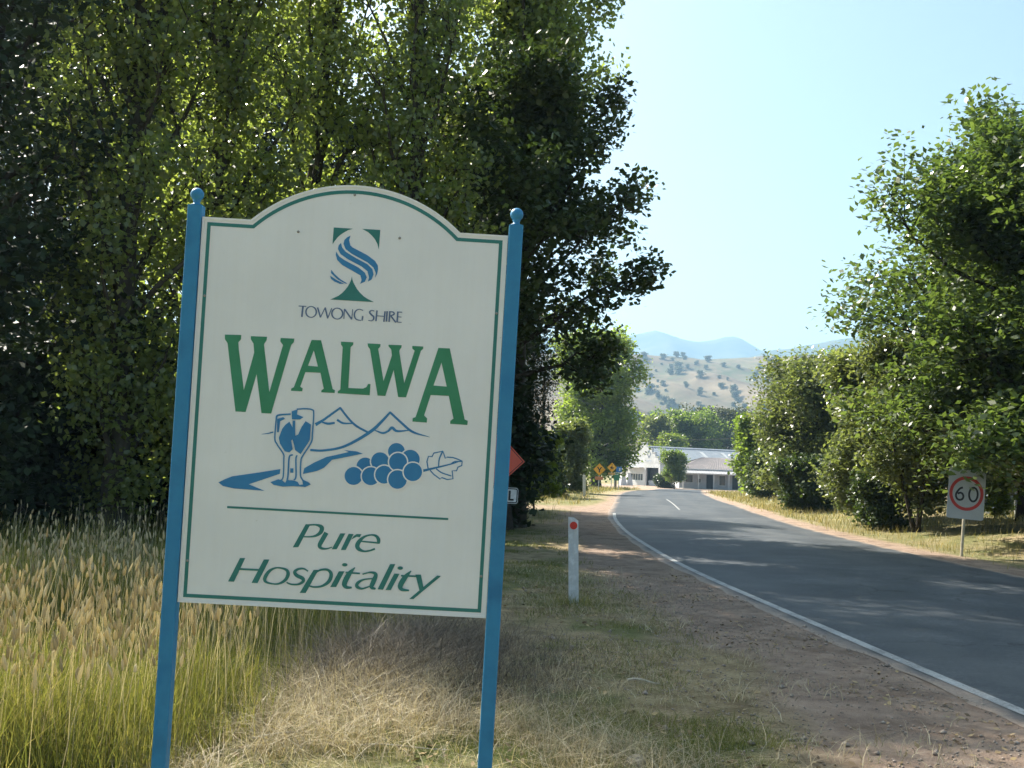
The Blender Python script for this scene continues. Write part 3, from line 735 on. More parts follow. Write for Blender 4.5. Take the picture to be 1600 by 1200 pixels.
tree('street_tree', 'dense dark tree behind the verandah house near the right hand trees', 'tree', at(1185, 200), L_ELM, BARK_DARK, seed=61, H=10.5, R=6.0, prof='round', t0=0.1, nl=38, nsub=6, e0=0.0, e1=1.0, tr=0.4, sigma=0.7, n_each=36, size=0.5)

# right of the road
tree('oak_tree', 'large glossy leafed tree at the right edge hanging over the speed sign', 'tree', (13.9, 25.6, 0.3), L_OAK, BARK_DARK, seed=71, H=9.6, R=4.15, prof='oak', t0=0.13, nl=88, nsub=9, e0=0.0, e1=0.9, tr=0.34, sigma=0.36, n_each=72, size=0.19, inner=0.34, up=0.5, flat=0.6, droop=0.1, boughs=[[(0, 0, 3.2), (-1.6, -1.6, 3.3), (-3.2, -3.2, 2.75), (-4.1, -4.0, 1.8)], [(0, 0, 2.6), (-1.2, -2.0, 2.6), (-2.4, -3.6, 2.3), (-3.0, -4.4, 1.7)]])
tree('dark_tree', 'dark tree behind the big right hand tree, above the grey shed', 'tree', at(1600, 32), L_ELM, BARK_DARK, seed=81, H=8.5, R=3.4, prof='round', t0=0.16, nl=40, nsub=6, e0=0.0, e1=1.0, tr=0.2, sigma=0.42, n_each=30, size=0.22)
RR = 'trees along the right side of the road'
tree('olive_tree', 'small bushy tree with several stems just left of the speed sign', 'tree', at(1432, 29.8), L_GREY, BARK_DARK, RR, seed=72, H=5.6, R=1.9, prof='egg', t0=0.16, nl=44, nsub=6, e0=0.5, e1=1.25, tr=0.12, sigma=0.25, n_each=45, size=0.161, stems=3, flat=0.5)
tree('olive_tree', 'bushy grey green tree left of the several stemmed one, foliage to the ground', 'tree', at(1362, 34.5), L_GREY, BARK_DARK, RR, seed=73, H=5.4, R=2.0, prof='egg', t0=0.05, nl=50, nsub=6, e0=0.4, e1=1.2, tr=0.13, sigma=0.27, n_each=45, size=0.172, stems=2, flat=0.5)
tree('pepper_tree', 'feathery yellow topped tree in the middle of the right hand row', 'tree', at(1270, 48), L_GREY, BARK_DARK, RR, seed=74, H=6.3, R=2.5, prof='egg', t0=0.05, nl=54, nsub=6, e0=0.4, e1=1.25, tr=0.2, sigma=0.33, n_each=45, size=0.207, flat=0.5)
tree('pepper_tree', 'bright leaning tree tucked behind the feathery yellow topped one', 'tree', at(1325, 52), L_MID, BARK_DARK, RR, seed=75, H=6.4, R=2.3, prof='round', t0=0.08, nl=46, nsub=6, e0=0.3, e1=1.1, tr=0.2, sigma=0.34, n_each=44, size=0.230)
tree('maple_tree', 'green tree furthest along the right hand row beside the verandah house', 'tree', at(1196, 70), L_MID, BARK_DARK, RR, seed=76, H=5.3, R=2.2, prof='egg', t0=0.08, nl=46, nsub=6, e0=0.2, e1=1.1, tr=0.22, sigma=0.38, n_each=48, size=0.276, stems=2)
tree('dark_shrub', 'dark low shrub at the foot of the feathery tree on the right verge', 'bush', at(1262, 44), L_ELM, BARK_DARK, seed=77, H=2.1, R=1.2, prof='bush', t0=0.05, nl=26, nsub=5, e0=0.2, e1=1.1, tr=0.06, sigma=0.24, n_each=40, size=0.16, stems=3)
tree('dark_shrub', 'dark low shrub near the road at the foot of the grey green trees', 'bush', at(1378, 31.5), L_ELM, BARK_DARK, seed=78, H=1.5, R=0.75, prof='bush', t0=0.08, nl=22, nsub=5, e0=0.2, e1=1.1, tr=0.05, sigma=0.18, n_each=40, size=0.12, stems=3)
tree('dark_shrub', 'dark shrub on the verge below the furthest right hand tree', 'bush', at(1200, 62), L_ELM, BARK_DARK, seed=79, H=2.4, R=1.3, prof='bush', t0=0.05, nl=24, nsub=5, e0=0.2, e1=1.1, tr=0.06, sigma=0.28, n_each=34, size=0.2, stems=3)
tree('yellow_shrub', 'small yellow green plant right of the speed sign in front of the grey shed', 'bush', at(1556, 33), L_LIME, BARK_DARK, seed=80, H=1.3, R=0.42, prof='bush', t0=0.1, nl=12, nsub=4, e0=0.4, e1=1.2, tr=0.03, sigma=0.1, n_each=14, size=0.13, stems=2)

# trees dotted over the dry hill: three kinds, copied
hk = []
for s in (91, 92, 93):
    hk.append(grow(s, 9.0, 4.6, PROF['round'], t0=0.12, nl=20, nsub=3, e0=0.1, e1=1.0, tr=0.35, sigma=0.9, n_each=5, size=1.5))
hm = [(mesh('trunk', a, b_, BARK_DARK), mesh('crown', c_, d_, L_GUM, tint=e_)) for a, b_, c_, d_, e_ in hk]
rng = np.random.RandomState(5)
first = {}
def hill_tree(x, y, s, label, group):
    k = rng.randint(3)
    r = empty('hill_tree', (x, y, float(hill_z(np.array(x), np.array(y))) - 0.3), rng.uniform(0, 6.28), label, 'tree', group)
    r.scale = (s * rng.uniform(0.9, 1.3), s * rng.uniform(0.9, 1.3), s)
    put('trunk', hm[k][0], r); put('crown', hm[k][1], r)
def on_hill(px, py):
    """walk along the sight line until it meets the hillside"""
    d = ray(px, py); tt = np.linspace(480, 1500, 1400) / d[1]
    hz_ = hill_z(d[0] * tt, d[1] * tt); zz = EYE[2] + d[2] * tt
    hit = np.where(hz_ >= zz)[0]
    if len(hit) == 0: return None
    i = hit[0]; return float(d[0] * tt[i]), float(d[1] * tt[i])
NAMED = [(1060, 574, .8, 'large dark tree alone in the middle of the dry hillside'), (1094, 587, .75, 'dark tree with a clear shadow below the largest hill tree'),
         (1103, 573, .5, 'small round tree just above the one with the clear shadow'), (1057, 546, .62, 'left one of the two trees standing on the hill crest'),
         (1067, 546, .55, 'right one of the two trees standing on the hill crest'), (1006, 548, .7, 'lone tree on the hill crest beside the elm branches'),
         (1036, 558, .65, 'tree in the small cluster high on the left of the hill'), (1008, 562, .55, 'small tree left of the cluster high on the hill')]
for px, py, s, lb in NAMED:
    q = on_hill(px, py + 4)
    if q is None: q = on_hill(px, py + 12)
    if q: hill_tree(q[0], q[1], s, lb, 'trees dotted over the dry hill')
n_h = 0
while n_h < 160:
    px, py = rng.uniform(940, 1345), rng.uniform(548, 668)
    q = on_hill(px, py)
    if q is None: continue
    gv = gully(np.array(q[0]), np.array(q[1]))
    w = 0.16 + 0.6 * sstep(0.74, 0.93, gv) + 0.5 * sstep(1010, 1180, q[1]) * sstep(1120, 1190, px)
    if rng.rand() > w: continue
    hill_tree(q[0], q[1], rng.uniform(0.2, 0.5) if rng.rand() < 0.8 else rng.uniform(0.5, 0.8), 'small dark gum tree among many scattered over the dry hillside', 'small gum trees scattered over the dry hill')
    n_h += 1
# ------------------------------------------------------------------ the welcome sign
def cat_rom(P, closed, n=7):
    P = np.array(P, float); m = len(P)
    if m < 3: return P
    Q = np.concatenate([P[-1:], P, P[:2]]) if closed else np.concatenate([[2 * P[0] - P[1]], P, [2 * P[-1] - P[-2]]])
    out = []
    for i in range(m if closed else m - 1):
        a, b, c, d = Q[i:i + 4]
        for t in np.linspace(0, 1, n, endpoint=False):
            out.append(0.5 * (2 * b + (c - a) * t + (2 * a - 5 * b + 4 * c - d) * t * t + (3 * b - a - 3 * c + d) * t ** 3))
    if not closed: out.append(P[-1])
    return np.array(out)
def print_mesh(elems, y0, step=0.00012):
    mb = MB(); y = y0
    for e in elems:
        if e[0] == 'p':
            loops = [[Vector((u / 1e4, v / 1e4, 0)) for u, v in lp] for lp in e[1]]
            flat = [q for lp in loops for q in lp]
            tri = tessellate_polygon(loops)
            fs = []
            for t3 in tri:
                a, b_, c = (flat[i] for i in t3)
                fs.append(t3 if (b_ - a).cross(c - a).z > 0 else t3[::-1])
            mb.add([(q.x, y, q.y) for q in flat], fs)
        else:
            _, pts, ws, closed = e
            A = np.concatenate([np.array(pts, float) / 1e4, np.array(ws, float)[:, None] / 1e4], 1)
            if e[0] == 's': A = cat_rom(A, closed)
            P, W = A[:, :2], np.maximum(A[:, 2], 0.0006)
            if closed: T = np.roll(P, -1, 0) - np.roll(P, 1, 0)
            else: T = np.gradient(P, axis=0)
            T /= np.linalg.norm(T, axis=1)[:, None] + 1e-12
            N = np.stack([-T[:, 1], T[:, 0]], -1)
            L, Rr = P + N * W[:, None] / 2, P - N * W[:, None] / 2
            n = len(P)
            vs = [(q[0], y, q[1]) for k in range(n) for q in (L[k], Rr[k])]
            rng_ = range(n if closed else n - 1)
            mb.add(vs, [(2 * k, 2 * k + 1, 2 * ((k + 1) % n) + 1, 2 * ((k + 1) % n)) for k in rng_])
        y -= step
    return mb

m, t, b = base_mat('cream_sign_paint')
vec = t.new('ShaderNodeTexCoord').outputs['Object']
c = t.ramp(t.noise(vec, 2.2, 6, 0.6), [(0.35, (0.685, 0.685, 0.67)), (0.65, (0.74, 0.74, 0.725))])
sp = t.ramp(t.noise(vec, 26, 4, 0.8), [(0.67, (1, 1, 1)), (0.74, (0.80, 0.77, 0.70))])
c = t.mix(1.0, c, sp, 'MULTIPLY')
mp = t.new('ShaderNodeMapping'); mp.inputs['Scale'].default_value = (30, 1, 1.2); t.link(vec, mp.inputs[0])
c = t.mix(1.0, c, t.ramp(t.noise(mp.outputs[0], 1.5, 4, 0.6), [(0.3, (0.985, 0.98, 0.97)), (0.6, (1, 1, 1))]), 'MULTIPLY')
t.link(c, b.inputs['Base Color']); b.inputs['Roughness'].default_value = 0.42; b.inputs['Specular IOR Level'].default_value = 0.35
CREAM = m
BLUE_POST = M('blue_post_paint', (0.016, 0.160, 0.33), (0.026, 0.195, 0.365), scale=5, rough=0.5, spec=0.35, bump=0.12, c3=(0.018, 0.145, 0.29))
PR_GREEN = M('green_print', (0.028, 0.195, 0.095), (0.04, 0.23, 0.12), scale=8, rough=0.5)
PR_TEAL = M('teal_print', (0.020, 0.155, 0.135), (0.028, 0.18, 0.16), scale=8, rough=0.5)
PR_BLUE = M('blue_print', (0.022, 0.165, 0.36), (0.032, 0.20, 0.40), scale=8, rough=0.5)
PR_SLATE = M('slate_blue_print', (0.085, 0.135, 0.24), (0.10, 0.15, 0.25), scale=8, rough=0.5)

SW, SH, TH = 1.2, 1.508, 0.016
root = empty('welcome_sign')
tag(root, 'large cream arched welcome sign with green lettering and grapes, between two blue posts', 'sign')
root.matrix_world = Matrix.Translation((-0.67374, 4.07815, 0.9854)) @ Euler((R_(3.319), R_(1.2248), R_(1.6257)), 'XYZ').to_matrix().to_4x4()
def outline(ins):
    """panel outline drawn in by ins, counter clockwise from the bottom left"""
    hw = SW / 2 - ins
    a = 0.412; rise = 0.162; rad = (a * a + rise * rise) / (2 * rise); cyy = SH + rise - rad
    rr = rad - ins; top = SH - ins
    xa = math.sqrt(rr * rr - (top - cyy) ** 2); th = math.asin(xa / rr)
    arc = [(rr * math.sin(x), cyy + rr * math.cos(x)) for x in np.linspace(th, -th, 30)]
    return [(-hw, ins), (hw, ins), (hw, top)] + arc + [(-hw, top)]
mb = MB(); mb.prism(outline(0), 0, TH, lambda x, y, z: (x, z, y))
panel = mb.build('panel', CREAM, root, bevel=0.002)
def band(i0, i1, y):
    A, Bq = outline(i0), outline(i1); n = len(A)
    mb = MB(); mb.add([(p[0], y, p[1]) for p in A] + [(p[0], y, p[1]) for p in Bq], [(k, (k + 1) % n, n + (k + 1) % n, n + k) for k in range(n)])
    return mb
band(0.017, 0.031, -0.001).build('border_stripe', PR_TEAL, panel)
# thin raised metal edging round the panel
mb = MB()
A, Bq = outline(-0.003), outline(0.006); n = len(A)
vs = [(p[0], yy, p[1]) for yy in (-0.003, TH + 0.003) for q in (A, Bq) for p in q]
for k in range(n):
    k2 = (k + 1) % n
    pass
mb.add(vs, [(k, (k + 1) % n, n + (k + 1) % n, n + k) for k in range(n)] + [(3 * n + k, 3 * n + (k + 1) % n, 2 * n + (k + 1) % n, 2 * n + k) for k in range(n)]
       + [(2 * n + k, 2 * n + (k + 1) % n, (k + 1) % n, k) for k in range(n)] + [(n + k, n + (k + 1) % n, 3 * n + (k + 1) % n, 3 * n + k) for k in range(n)])
mb.build('edging', CREAM, root)
for key, nm in (('letter_w', 'letter'), ('letter_a', 'letter'), ('letter_l', 'letter'), ('letter_w2', 'letter'), ('letter_a2', 'letter')):
    print_mesh(SIGN[key], -0.0012).build(nm, PR_GREEN, panel)
print_mesh(SIGN['slogan'], -0.0012, 0.00006).build('slogan_lettering', PR_TEAL, panel)
print_mesh(SIGN['shire'], -0.0012, 0.00005).build('shire_lettering', PR_SLATE, panel)
for e in SIGN['emblem_tree']: print_mesh([e], -0.0012).build('emblem_corner' if e is not SIGN['emblem_tree'][2] else 'emblem_trunk', PR_TEAL, panel)
print_mesh(SIGN['emblem_wave'], -0.0012).build('emblem_wave', PR_BLUE, panel)
print_mesh(SIGN['mountains'], -0.0012, 0.0001).build('mountain_drawing', PR_BLUE, panel)
print_mesh(SIGN['glasses'], -0.0026, 0.00008).build('glass_drawing', PR_BLUE, panel)
print_mesh(SIGN['vine_leaf'], -0.0012).build('leaf_drawing', PR_BLUE, panel)
ru = np.array(RULE) / 1e4; dv = 0.0042
mb = MB(); mb.add([(ru[0][0], -0.0012, ru[0][1] - dv), (ru[1][0], -0.0012, ru[1][1] - dv), (ru[1][0], -0.0012, ru[1][1] + dv), (ru[0][0], -0.0012, ru[0][1] + dv)], [(0, 1, 2, 3)])
mb.build('rule_line', PR_TEAL, panel)
y = -0.0012
def disc(cx_, cz, r, y, n=30):
    mb = MB(); mb.add([(cx_ + r * math.cos(2 * math.pi * k / n), y, cz + r * math.sin(2 * math.pi * k / n)) for k in range(n)], [tuple(range(n))])
    return mb
for gx_, gz_, gr_ in GRAPES:
    gr_m = disc(gx_ / 1e4, gz_ / 1e4, gr_ / 1e4, y - 0.0001)
    ring = disc(gx_ / 1e4, gz_ / 1e4, gr_ / 1e4 + 0.0052, y)
    me = bpy.data.meshes.new('grape')
    me.from_pydata(ring.v + gr_m.v, [], [ring.f[0], tuple(i + 30 for i in gr_m.f[0])])
    me.materials.append(CREAM); me.materials.append(PR_BLUE); me.polygons[1].material_index = 1
    put('grape', me, panel)
    y -= 0.0002
# a few fixing bolts and dark specks on the panel face
BOLT = M('dull_bolt', (0.36, 0.35, 0.32), (0.22, 0.20, 0.17), scale=120, rough=0.6, metal=0.3)
for u, v in ((-0.225, 1.475), (0.175, 1.475), (-0.012, 1.635), (-0.575, 1.2), (0.575, 1.2), (-0.575, 0.16), (0.575, 0.16)):
    MB().lathe([(0.001, 0.0045), (0.0035, 0.004), (0.0055, 0.0)], (0, 0, 0), 10).build('bolt', BOLT, panel, smooth=True).matrix_local = Matrix.Translation((u, -0.0012, v)) @ Euler((R_(90), 0, 0)).to_matrix().to_4x4()
for sx in (-1, 1):
    xx = sx * (SW / 2 + 0.0335)
    mb = MB(); mb.box((xx, TH / 2 + 0.006, (1.555 - 1.35) / 2), (0.056, 0.056, 1.555 + 1.35), bev=0.004)
    post = mb.build('post', BLUE_POST, root)
    MB().lathe([(0.001, 1.5552), (0.024, 1.5555), (0.0235, 1.559), (0.0145, 1.562), (0.0125, 1.570), (0.0165, 1.577)] + [(0.0262 * math.sin(a), 1.6 - 0.0262 * math.cos(a)) for a in np.linspace(0.62, math.pi, 12)], (xx, TH / 2 + 0.006, 0), 24).build('ball_finial', BLUE_POST, post, smooth=True)

# ------------------------------------------------------------------ guide post
WHITE = M('weathered_white_paint', (0.66, 0.66, 0.64), (0.50, 0.50, 0.48), scale=7, rough=0.55, c3=(0.72, 0.72, 0.70), bump=0.15)
REDREF = M('red_reflector', (0.62, 0.035, 0.02), (0.55, 0.03, 0.02), scale=40, rough=0.3)
GALV = M('galvanised_steel', (0.42, 0.43, 0.43), (0.30, 0.31, 0.32), scale=14, rough=0.5, metal=0.4)
GREYBACK = M('dull_aluminium', (0.40, 0.42, 0.44), (0.32, 0.34, 0.36), scale=6, rough=0.6, metal=0.2)
BLACK = M('black_print', (0.012, 0.012, 0.013), (0.02, 0.02, 0.02), rough=0.5)
def guide_post(px, py, y, h, w, lean, label, refl=True):
    x, _ = spot(px, py, y); z = float(land(x, y))
    r = empty('guide_post', (x, y, z), 0.0, label, 'guide post', 'white roadside guide posts')
    r.rotation_euler = (0, lean, 0)
    mb = MB()
    prof = [(-w / 2, -0.25), (w / 2, -0.25), (w / 2, h - 0.035), (w * 0.1, h), (-w / 2, h + 0.012)]
    mb.prism(prof, -0.012, 0.012, lambda a, c_, d: (a, d + 0.02 * (1 - (2 * a / w) ** 2), c_))
    body = mb.build('post', WHITE, r, bevel=0.004)
    if refl:
        MB().prism([(0.045 * math.cos(a), 0.045 * math.sin(a)) for a in np.linspace(0, 2 * math.pi, 22, endpoint=False)], -0.018, -0.011,
                   lambda a, c_, d: (a + 0.003, d + 0.008, c_ + h - 0.09)).build('reflector', REDREF, r)
    return r
guide_post(896.5, 938, 12.2, 1.02, 0.118, R_(-1.9), 'white guide post with a round red reflector on the left shoulder')
guide_post(913, 775, 60, 1.25, 0.17, R_(-2), 'far pale post on the left verge beside the plane tree trunk', refl=False)

# ------------------------------------------------------------------ sign helpers
def sign_root(name, x, y, label, rz=0.0, tilt=0.0, cat='road sign'):
    r = empty(name, (x, y, float(land(x, y))), 0, label, cat)
    r.rotation_euler = (0, tilt, rz)
    return r
def plate(poly, name, mat, root, z, y0=-0.03, th=0.004, bevel=0.0):
    return MB().prism(poly, 0, th, lambda a, c_, d: (a, y0 + d, c_ + z)).build(name, mat, root, bevel=bevel)
def rrect(w, h, r=0.03, n=5):
    out = []
    for cx_, cz, a0 in ((w / 2 - r, h / 2 - r, 0), (-w / 2 + r, h / 2 - r, 90), (-w / 2 + r, -h / 2 + r, 180), (w / 2 - r, -h / 2 + r, 270)):
        out += [(cx_ + r * math.cos(R_(a0 + q)), cz + r * math.sin(R_(a0 + q))) for q in np.linspace(0, 90, n)]
    return out
def diamond(h): return [(h, 0), (0, h), (-h, 0), (0, -h)]
def pline(pts, ws, closed=False, smooth_=True):
    return ('s' if smooth_ else 'l', [(int(a * 1e4), int(c_ * 1e4)) for a, c_ in pts], [int(w * 1e4) for w in ws], closed)
def pole(root, h, r=0.03, mat=None, y=0.0):
    return MB().tube([(0, y, -0.3), (0, y, h * 0.5), (0, y, h)], r, 10).build('post', mat or GALV, root, smooth=False)

# 60 speed sign
x60, _ = spot(1502, 866, 22.2)
r = sign_root('speed_sign', x60, 22.2, 'white speed limit sign with 60 in a red ring, partly hidden by leaves', tilt=R_(4.0))
z0 = 0.80; pw, ph = 0.80, 1.06; zc = z0 + ph / 2
pole(r, z0 + ph - 0.05, 0.032, M('pale_timber_post', (0.42, 0.38, 0.28), (0.30, 0.27, 0.19), scale=9, rough=0.8))
pl = plate(rrect(pw, ph, 0.05), 'plate', M('sign_white', (0.40, 0.40, 0.38), (0.35, 0.35, 0.33), scale=3, rough=0.5), r, zc, y0=-0.040)
ring_c = (0, zc + 0.02)
rg = [(ring_c[0] + 0.335 * math.cos(a), ring_c[1] + 0.335 * math.sin(a)) for a in np.linspace(0, 2 * math.pi, 48, endpoint=False)]
print_mesh([pline(rg, [0.068] * 48, True)], -0.0412).build('red_ring', M('sign_red', (0.45, 0.03, 0.02), (0.38, 0.03, 0.02), scale=4, rough=0.5), pl)
zz = ring_c[1]
six = [(-0.085, zz + 0.125), (-0.150, zz + 0.09), (-0.212, zz + 0.0), (-0.222, zz - 0.07), (-0.19, zz - 0.13), (-0.135, zz - 0.148), (-0.082, zz - 0.125), (-0.062, zz - 0.07), (-0.085, zz - 0.015), (-0.135, zz + 0.006), (-0.19, zz - 0.02)]
print_mesh([pline(six, [0.042] * 11)], -0.0412).build('numeral', BLACK, pl)
zero = [(0.150 + 0.092 * math.cos(a), zz - 0.006 + 0.148 * math.sin(a) * (1.0)) for a in np.linspace(0, 2 * math.pi, 20, endpoint=False)]
print_mesh([pline(zero, [0.042] * 20, True)], -0.0412).build('numeral', BLACK, pl)

# red diamond with a white plate below, mostly hidden by the welcome sign
xd, zd = spot(774.5, 719, 20.0)
r = sign_root('warning_sign', xd, 20.0, 'red orange diamond warning sign peeking out behind the right blue post', tilt=R_(1.2))
zd -= float(land(xd, 20.0))
pole(r, zd + 0.35, 0.03)
pl = plate(diamond(0.535), 'diamond_plate', M('faded_red_orange', (0.62, 0.10, 0.055), (0.55, 0.085, 0.05), scale=4, rough=0.5), r, zd, y0=-0.04)
D1, D2 = diamond(0.505), diamond(0.485)
mb = MB(); mb.add([(p[0], -0.0412, p[1] + zd) for p in D1] + [(p[0], -0.0412, p[1] + zd) for p in D2], [(k, (k + 1) % 4, 4 + (k + 1) % 4, 4 + k) for k in range(4)])
mb.build('border_stripe', BLACK, pl)
r2 = sign_root('supplementary_plate', spot(774.5, 773, 19.6)[0], 19.6, 'white rounded plate with a black border and the letter L behind the right blue post', tilt=R_(1.2))
zl = spot(774.5, 773, 19.6)[1] - float(land(r2.location.x, 19.6))
pole(r2, zl + 0.1, 0.025)
pw2, ph2 = 0.81, 0.30
pl = plate(rrect(pw2, ph2, 0.045), 'plate', WHITE, r2, zl, y0=-0.036)
A, Bq = rrect(pw2 - 0.02, ph2 - 0.02, 0.04), rrect(pw2 - 0.062, ph2 - 0.062, 0.025); n = len(A)
mb = MB(); mb.add([(p[0], -0.0372, p[1] + zl) for p in A] + [(p[0], -0.0372, p[1] + zl) for p in Bq], [(k, (k + 1) % n, n + (k + 1) % n, n + k) for k in range(n)])
mb.build('border_stripe', BLACK, pl)
mb = MB(); mb.add([(u, -0.0373, v + zl) for u, v in ((0.222, 0.095), (0.262, 0.095), (0.262, -0.058), (0.325, -0.058), (0.325, -0.095), (0.222, -0.095))], [(0, 5, 4, 3, 2, 1)])
mb.build('letter', BLACK, pl)

# yellow diamonds, blue and green signs by the bend
YEL = M('sign_yellow', (0.72, 0.36, 0.03), (0.66, 0.32, 0.03), scale=3, rough=0.5)
def yellow(px, py, y, hh, label, symbol, sub):
    x, z = spot(px, py, y)
    r = sign_root('diamond_sign', x, y, label, tilt=R_(1.0)); tag(r, group='yellow diamond signs before the bend')
    z -= float(land(x, y))
    pole(r, z + hh * 0.5, 0.035)
    pl = plate(diamond(hh), 'plate', YEL, r, z, y0=-0.045)
    print_mesh([('p', [[(int(a * hh * 1e4), int((c_ * hh + z) * 1e4)) for a, c_ in q]]) for q in symbol], -0.047, 0.0004).build('symbol', BLACK, pl)
    if sub: plate(rrect(sub[0], sub[1], 0.03), 'lower_plate', sub[3], r, z - sub[2], y0=-0.045)
ys_ = [[(-0.09, -0.5), (0.09, -0.5), (0.09, -0.1), (-0.09, -0.1)], [(-0.09, -0.1), (0.09, -0.1), (-0.22, 0.42), (-0.4, 0.36)], [(0.09, -0.1), (-0.05, -0.05), (0.22, 0.42), (0.4, 0.36)]]
cr = [[(-0.3, -0.4), (-0.1, -0.4), (0.12, 0.25), (-0.06, 0.4)], [(-0.4, 0.12), (0.42, -0.02), (0.42, -0.16), (-0.4, -0.02)], [(0.05, -0.1), (0.2, -0.1), (0.32, -0.42), (0.17, -0.42)], [(-0.06, 0.45), (0.12, 0.45), (0.12, 0.6), (-0.06, 0.6)]]
yellow(936, 733.5, 80, 0.475, 'left and larger yellow diamond road sign with a faded orange plate below', ys_, (0.62, 0.26, 0.68, M('faded_orange', (0.50, 0.20, 0.10), (0.42, 0.18, 0.09), rough=0.6)))
yellow(955.5, 730.5, 88, 0.42, 'right and smaller yellow diamond road sign', cr, (0.60, 0.18, 0.53, M('faded_yellow', (0.50, 0.32, 0.10), (0.45, 0.28, 0.1), rough=0.6)))
x, z = spot(967, 733.5, 94)
r = sign_root('service_sign', x, 94, 'small blue square sign with a white mark above the green sign'); z -= float(land(x, 94))
pole(r, z + 0.2, 0.035)
pl = plate(rrect(0.52, 0.50, 0.03), 'plate', M('sign_blue', (0.03, 0.14, 0.36), (0.035, 0.15, 0.36), rough=0.5), r, z, y0=-0.045)
print_mesh([('p', [[(int(a * 1e4), int((c_ + z) * 1e4)) for a, c_ in ((0.0, -0.14), (0.14, -0.14), (0.14, 0.12), (0.04, 0.12))]])], -0.0465).build('symbol', WHITE, pl)
x, z = spot(963.5, 744.5, 92)
r = sign_root('town_board', x, 92, 'small green direction board with a pale top edge at the bend'); z -= float(land(x, 92))
for s in (-0.2, 0.2):
    MB().tube([(s, 0, -0.3), (s, 0, z * .5), (s, 0, z + 0.3)], 0.03, 8).build('post', GALV, r)
GRN = M('sign_green', (0.03, 0.16, 0.085), (0.035, 0.17, 0.09), rough=0.5)
pl = plate(rrect(0.52, 0.72, 0.03), 'plate', GRN, r, z, y0=-0.045)
plate(rrect(0.50, 0.05, 0.01), 'white_bar', WHITE, pl, z + 0.325, y0=-0.049, th=0.003)
plate(rrect(0.34, 0.04, 0.01), 'white_bar', WHITE, pl, z + 0.18, y0=-0.049, th=0.003)
x, z = spot(1158, 745, 72)
r = sign_root('road_sign', x, 72, 'grey blank back of a road sign on a pale post on the right verge'); z -= float(land(x, 72))
pole(r, z + 0.25, 0.035)
plate([(0.36 * math.cos(R_(22.5 + 45 * k)), 0.36 * math.sin(R_(22.5 + 45 * k))) for k in range(8)], 'plate', GREYBACK, r, z, y0=-0.045)

# ------------------------------------------------------------------ white garage
GW = M('white_rendered_wall', (0.54, 0.55, 0.55), (0.46, 0.47, 0.47), scale=1.2, rough=0.8, c3=(0.58, 0.585, 0.58), bump=0.2)
GIRON = M('pale_iron_roof', (0.34, 0.37, 0.40), (0.28, 0.31, 0.34), scale=0.8, rough=0.6, metal=0.1, spec=0.3, c3=(0.39, 0.41, 0.43))
DARKIN = M('dark_interior', (0.030, 0.034, 0.042), (0.045, 0.05, 0.055), scale=2, rough=0.7)
GLASSD = M('dark_window_glass', (0.03, 0.04, 0.05), (0.05, 0.06, 0.07), scale=2, rough=0.12, spec=0.7)
FRAME = M('pale_frame_paint', (0.55, 0.56, 0.55), (0.48, 0.49, 0.48), rough=0.6)
GD = 165.0
gxn, _ = spot(1031, 757, GD); gz0 = float(land(gxn, GD))
ea, eb = np.array([-math.cos(R_(60)), math.sin(R_(60))]), np.array([math.cos(R_(28)), math.sin(R_(28))])
gar = empty('garage_building', (gxn, GD, gz0), 0, 'white garage with a stepped gable front, a dark doorway and a long pale iron roof', 'building')
def gp(u, w, z): return (float(ea[0] * u + eb[0] * w), float(ea[1] * u + eb[1] * w), z)     # u along the front, w along the side
LU, LW, EV, RG = 8.7, 24.0, 3.75, 6.45
# walls with real openings are built from blocks
def gbox(u0, u1, w0, w1, z0_, z1_):
    vs = [gp(u, w, z) for z in (z0_, z1_) for u, w in ((u0, w0), (u1, w0), (u1, w1), (u0, w1))]
    return vs, [(3, 2, 1, 0), (4, 5, 6, 7), (0, 1, 5, 4), (1, 2, 6, 5), (2, 3, 7, 6), (3, 0, 4, 7)]
front = MB()
dr0, dr1, drh = 0.45, 3.75, 2.95
wn0, wn1, wnz0, wnz1 = 4.55, 8.0, 0.75, 1.95
for a in ((0, dr0, 0, .3, 0, EV), (dr1, wn0, 0, .3, 0, EV), (wn1, LU, 0, .3, 0, EV), (dr0, dr1, 0, .3, drh, EV), (wn0, wn1, 0, .3, 0, wnz0), (wn0, wn1, 0, .3, wnz1, EV)): front.add(*gbox(*a))
steps = [(0.0, 0.55, 4.15), (0.55, 1.35, 4.75), (1.35, 2.2, 5.4), (2.2, 3.1, 6.05), (3.1, 3.75, 6.55), (3.75, 4.95, 7.0), (4.95, 5.6, 6.55), (5.6, 6.5, 6.05), (6.5, 7.35, 5.4), (7.35, 8.15, 4.75), (8.15, LU, 4.15)]
for u0, u1, zt in steps: front.add(*gbox(u0, u1, -0.02, 0.32, EV, zt))
front.build('front_wall', GW, gar)
for u0, u1, zt in steps:
    cap = MB(); cap.add(*gbox(u0 - 0.04, u1 + 0.04, -0.08, 0.38, zt + 0.003, zt + 0.09)); cap.build('coping', FRAME, gar)
side = MB(); side.add(*gbox(0, 0.3, 0.3, LW, 0, EV)); side.add(*gbox(LU - 0.3, LU, 0.3, LW, 0, EV)); side.add(*gbox(0.3, LU - 0.3, LW - 0.3, LW, 0, EV))
side.build('side_wall', M('side_wall_paint', (0.52, 0.54, 0.55), (0.44, 0.46, 0.47), scale=1.5, rough=0.8), gar)
rf = MB(); nr = 46
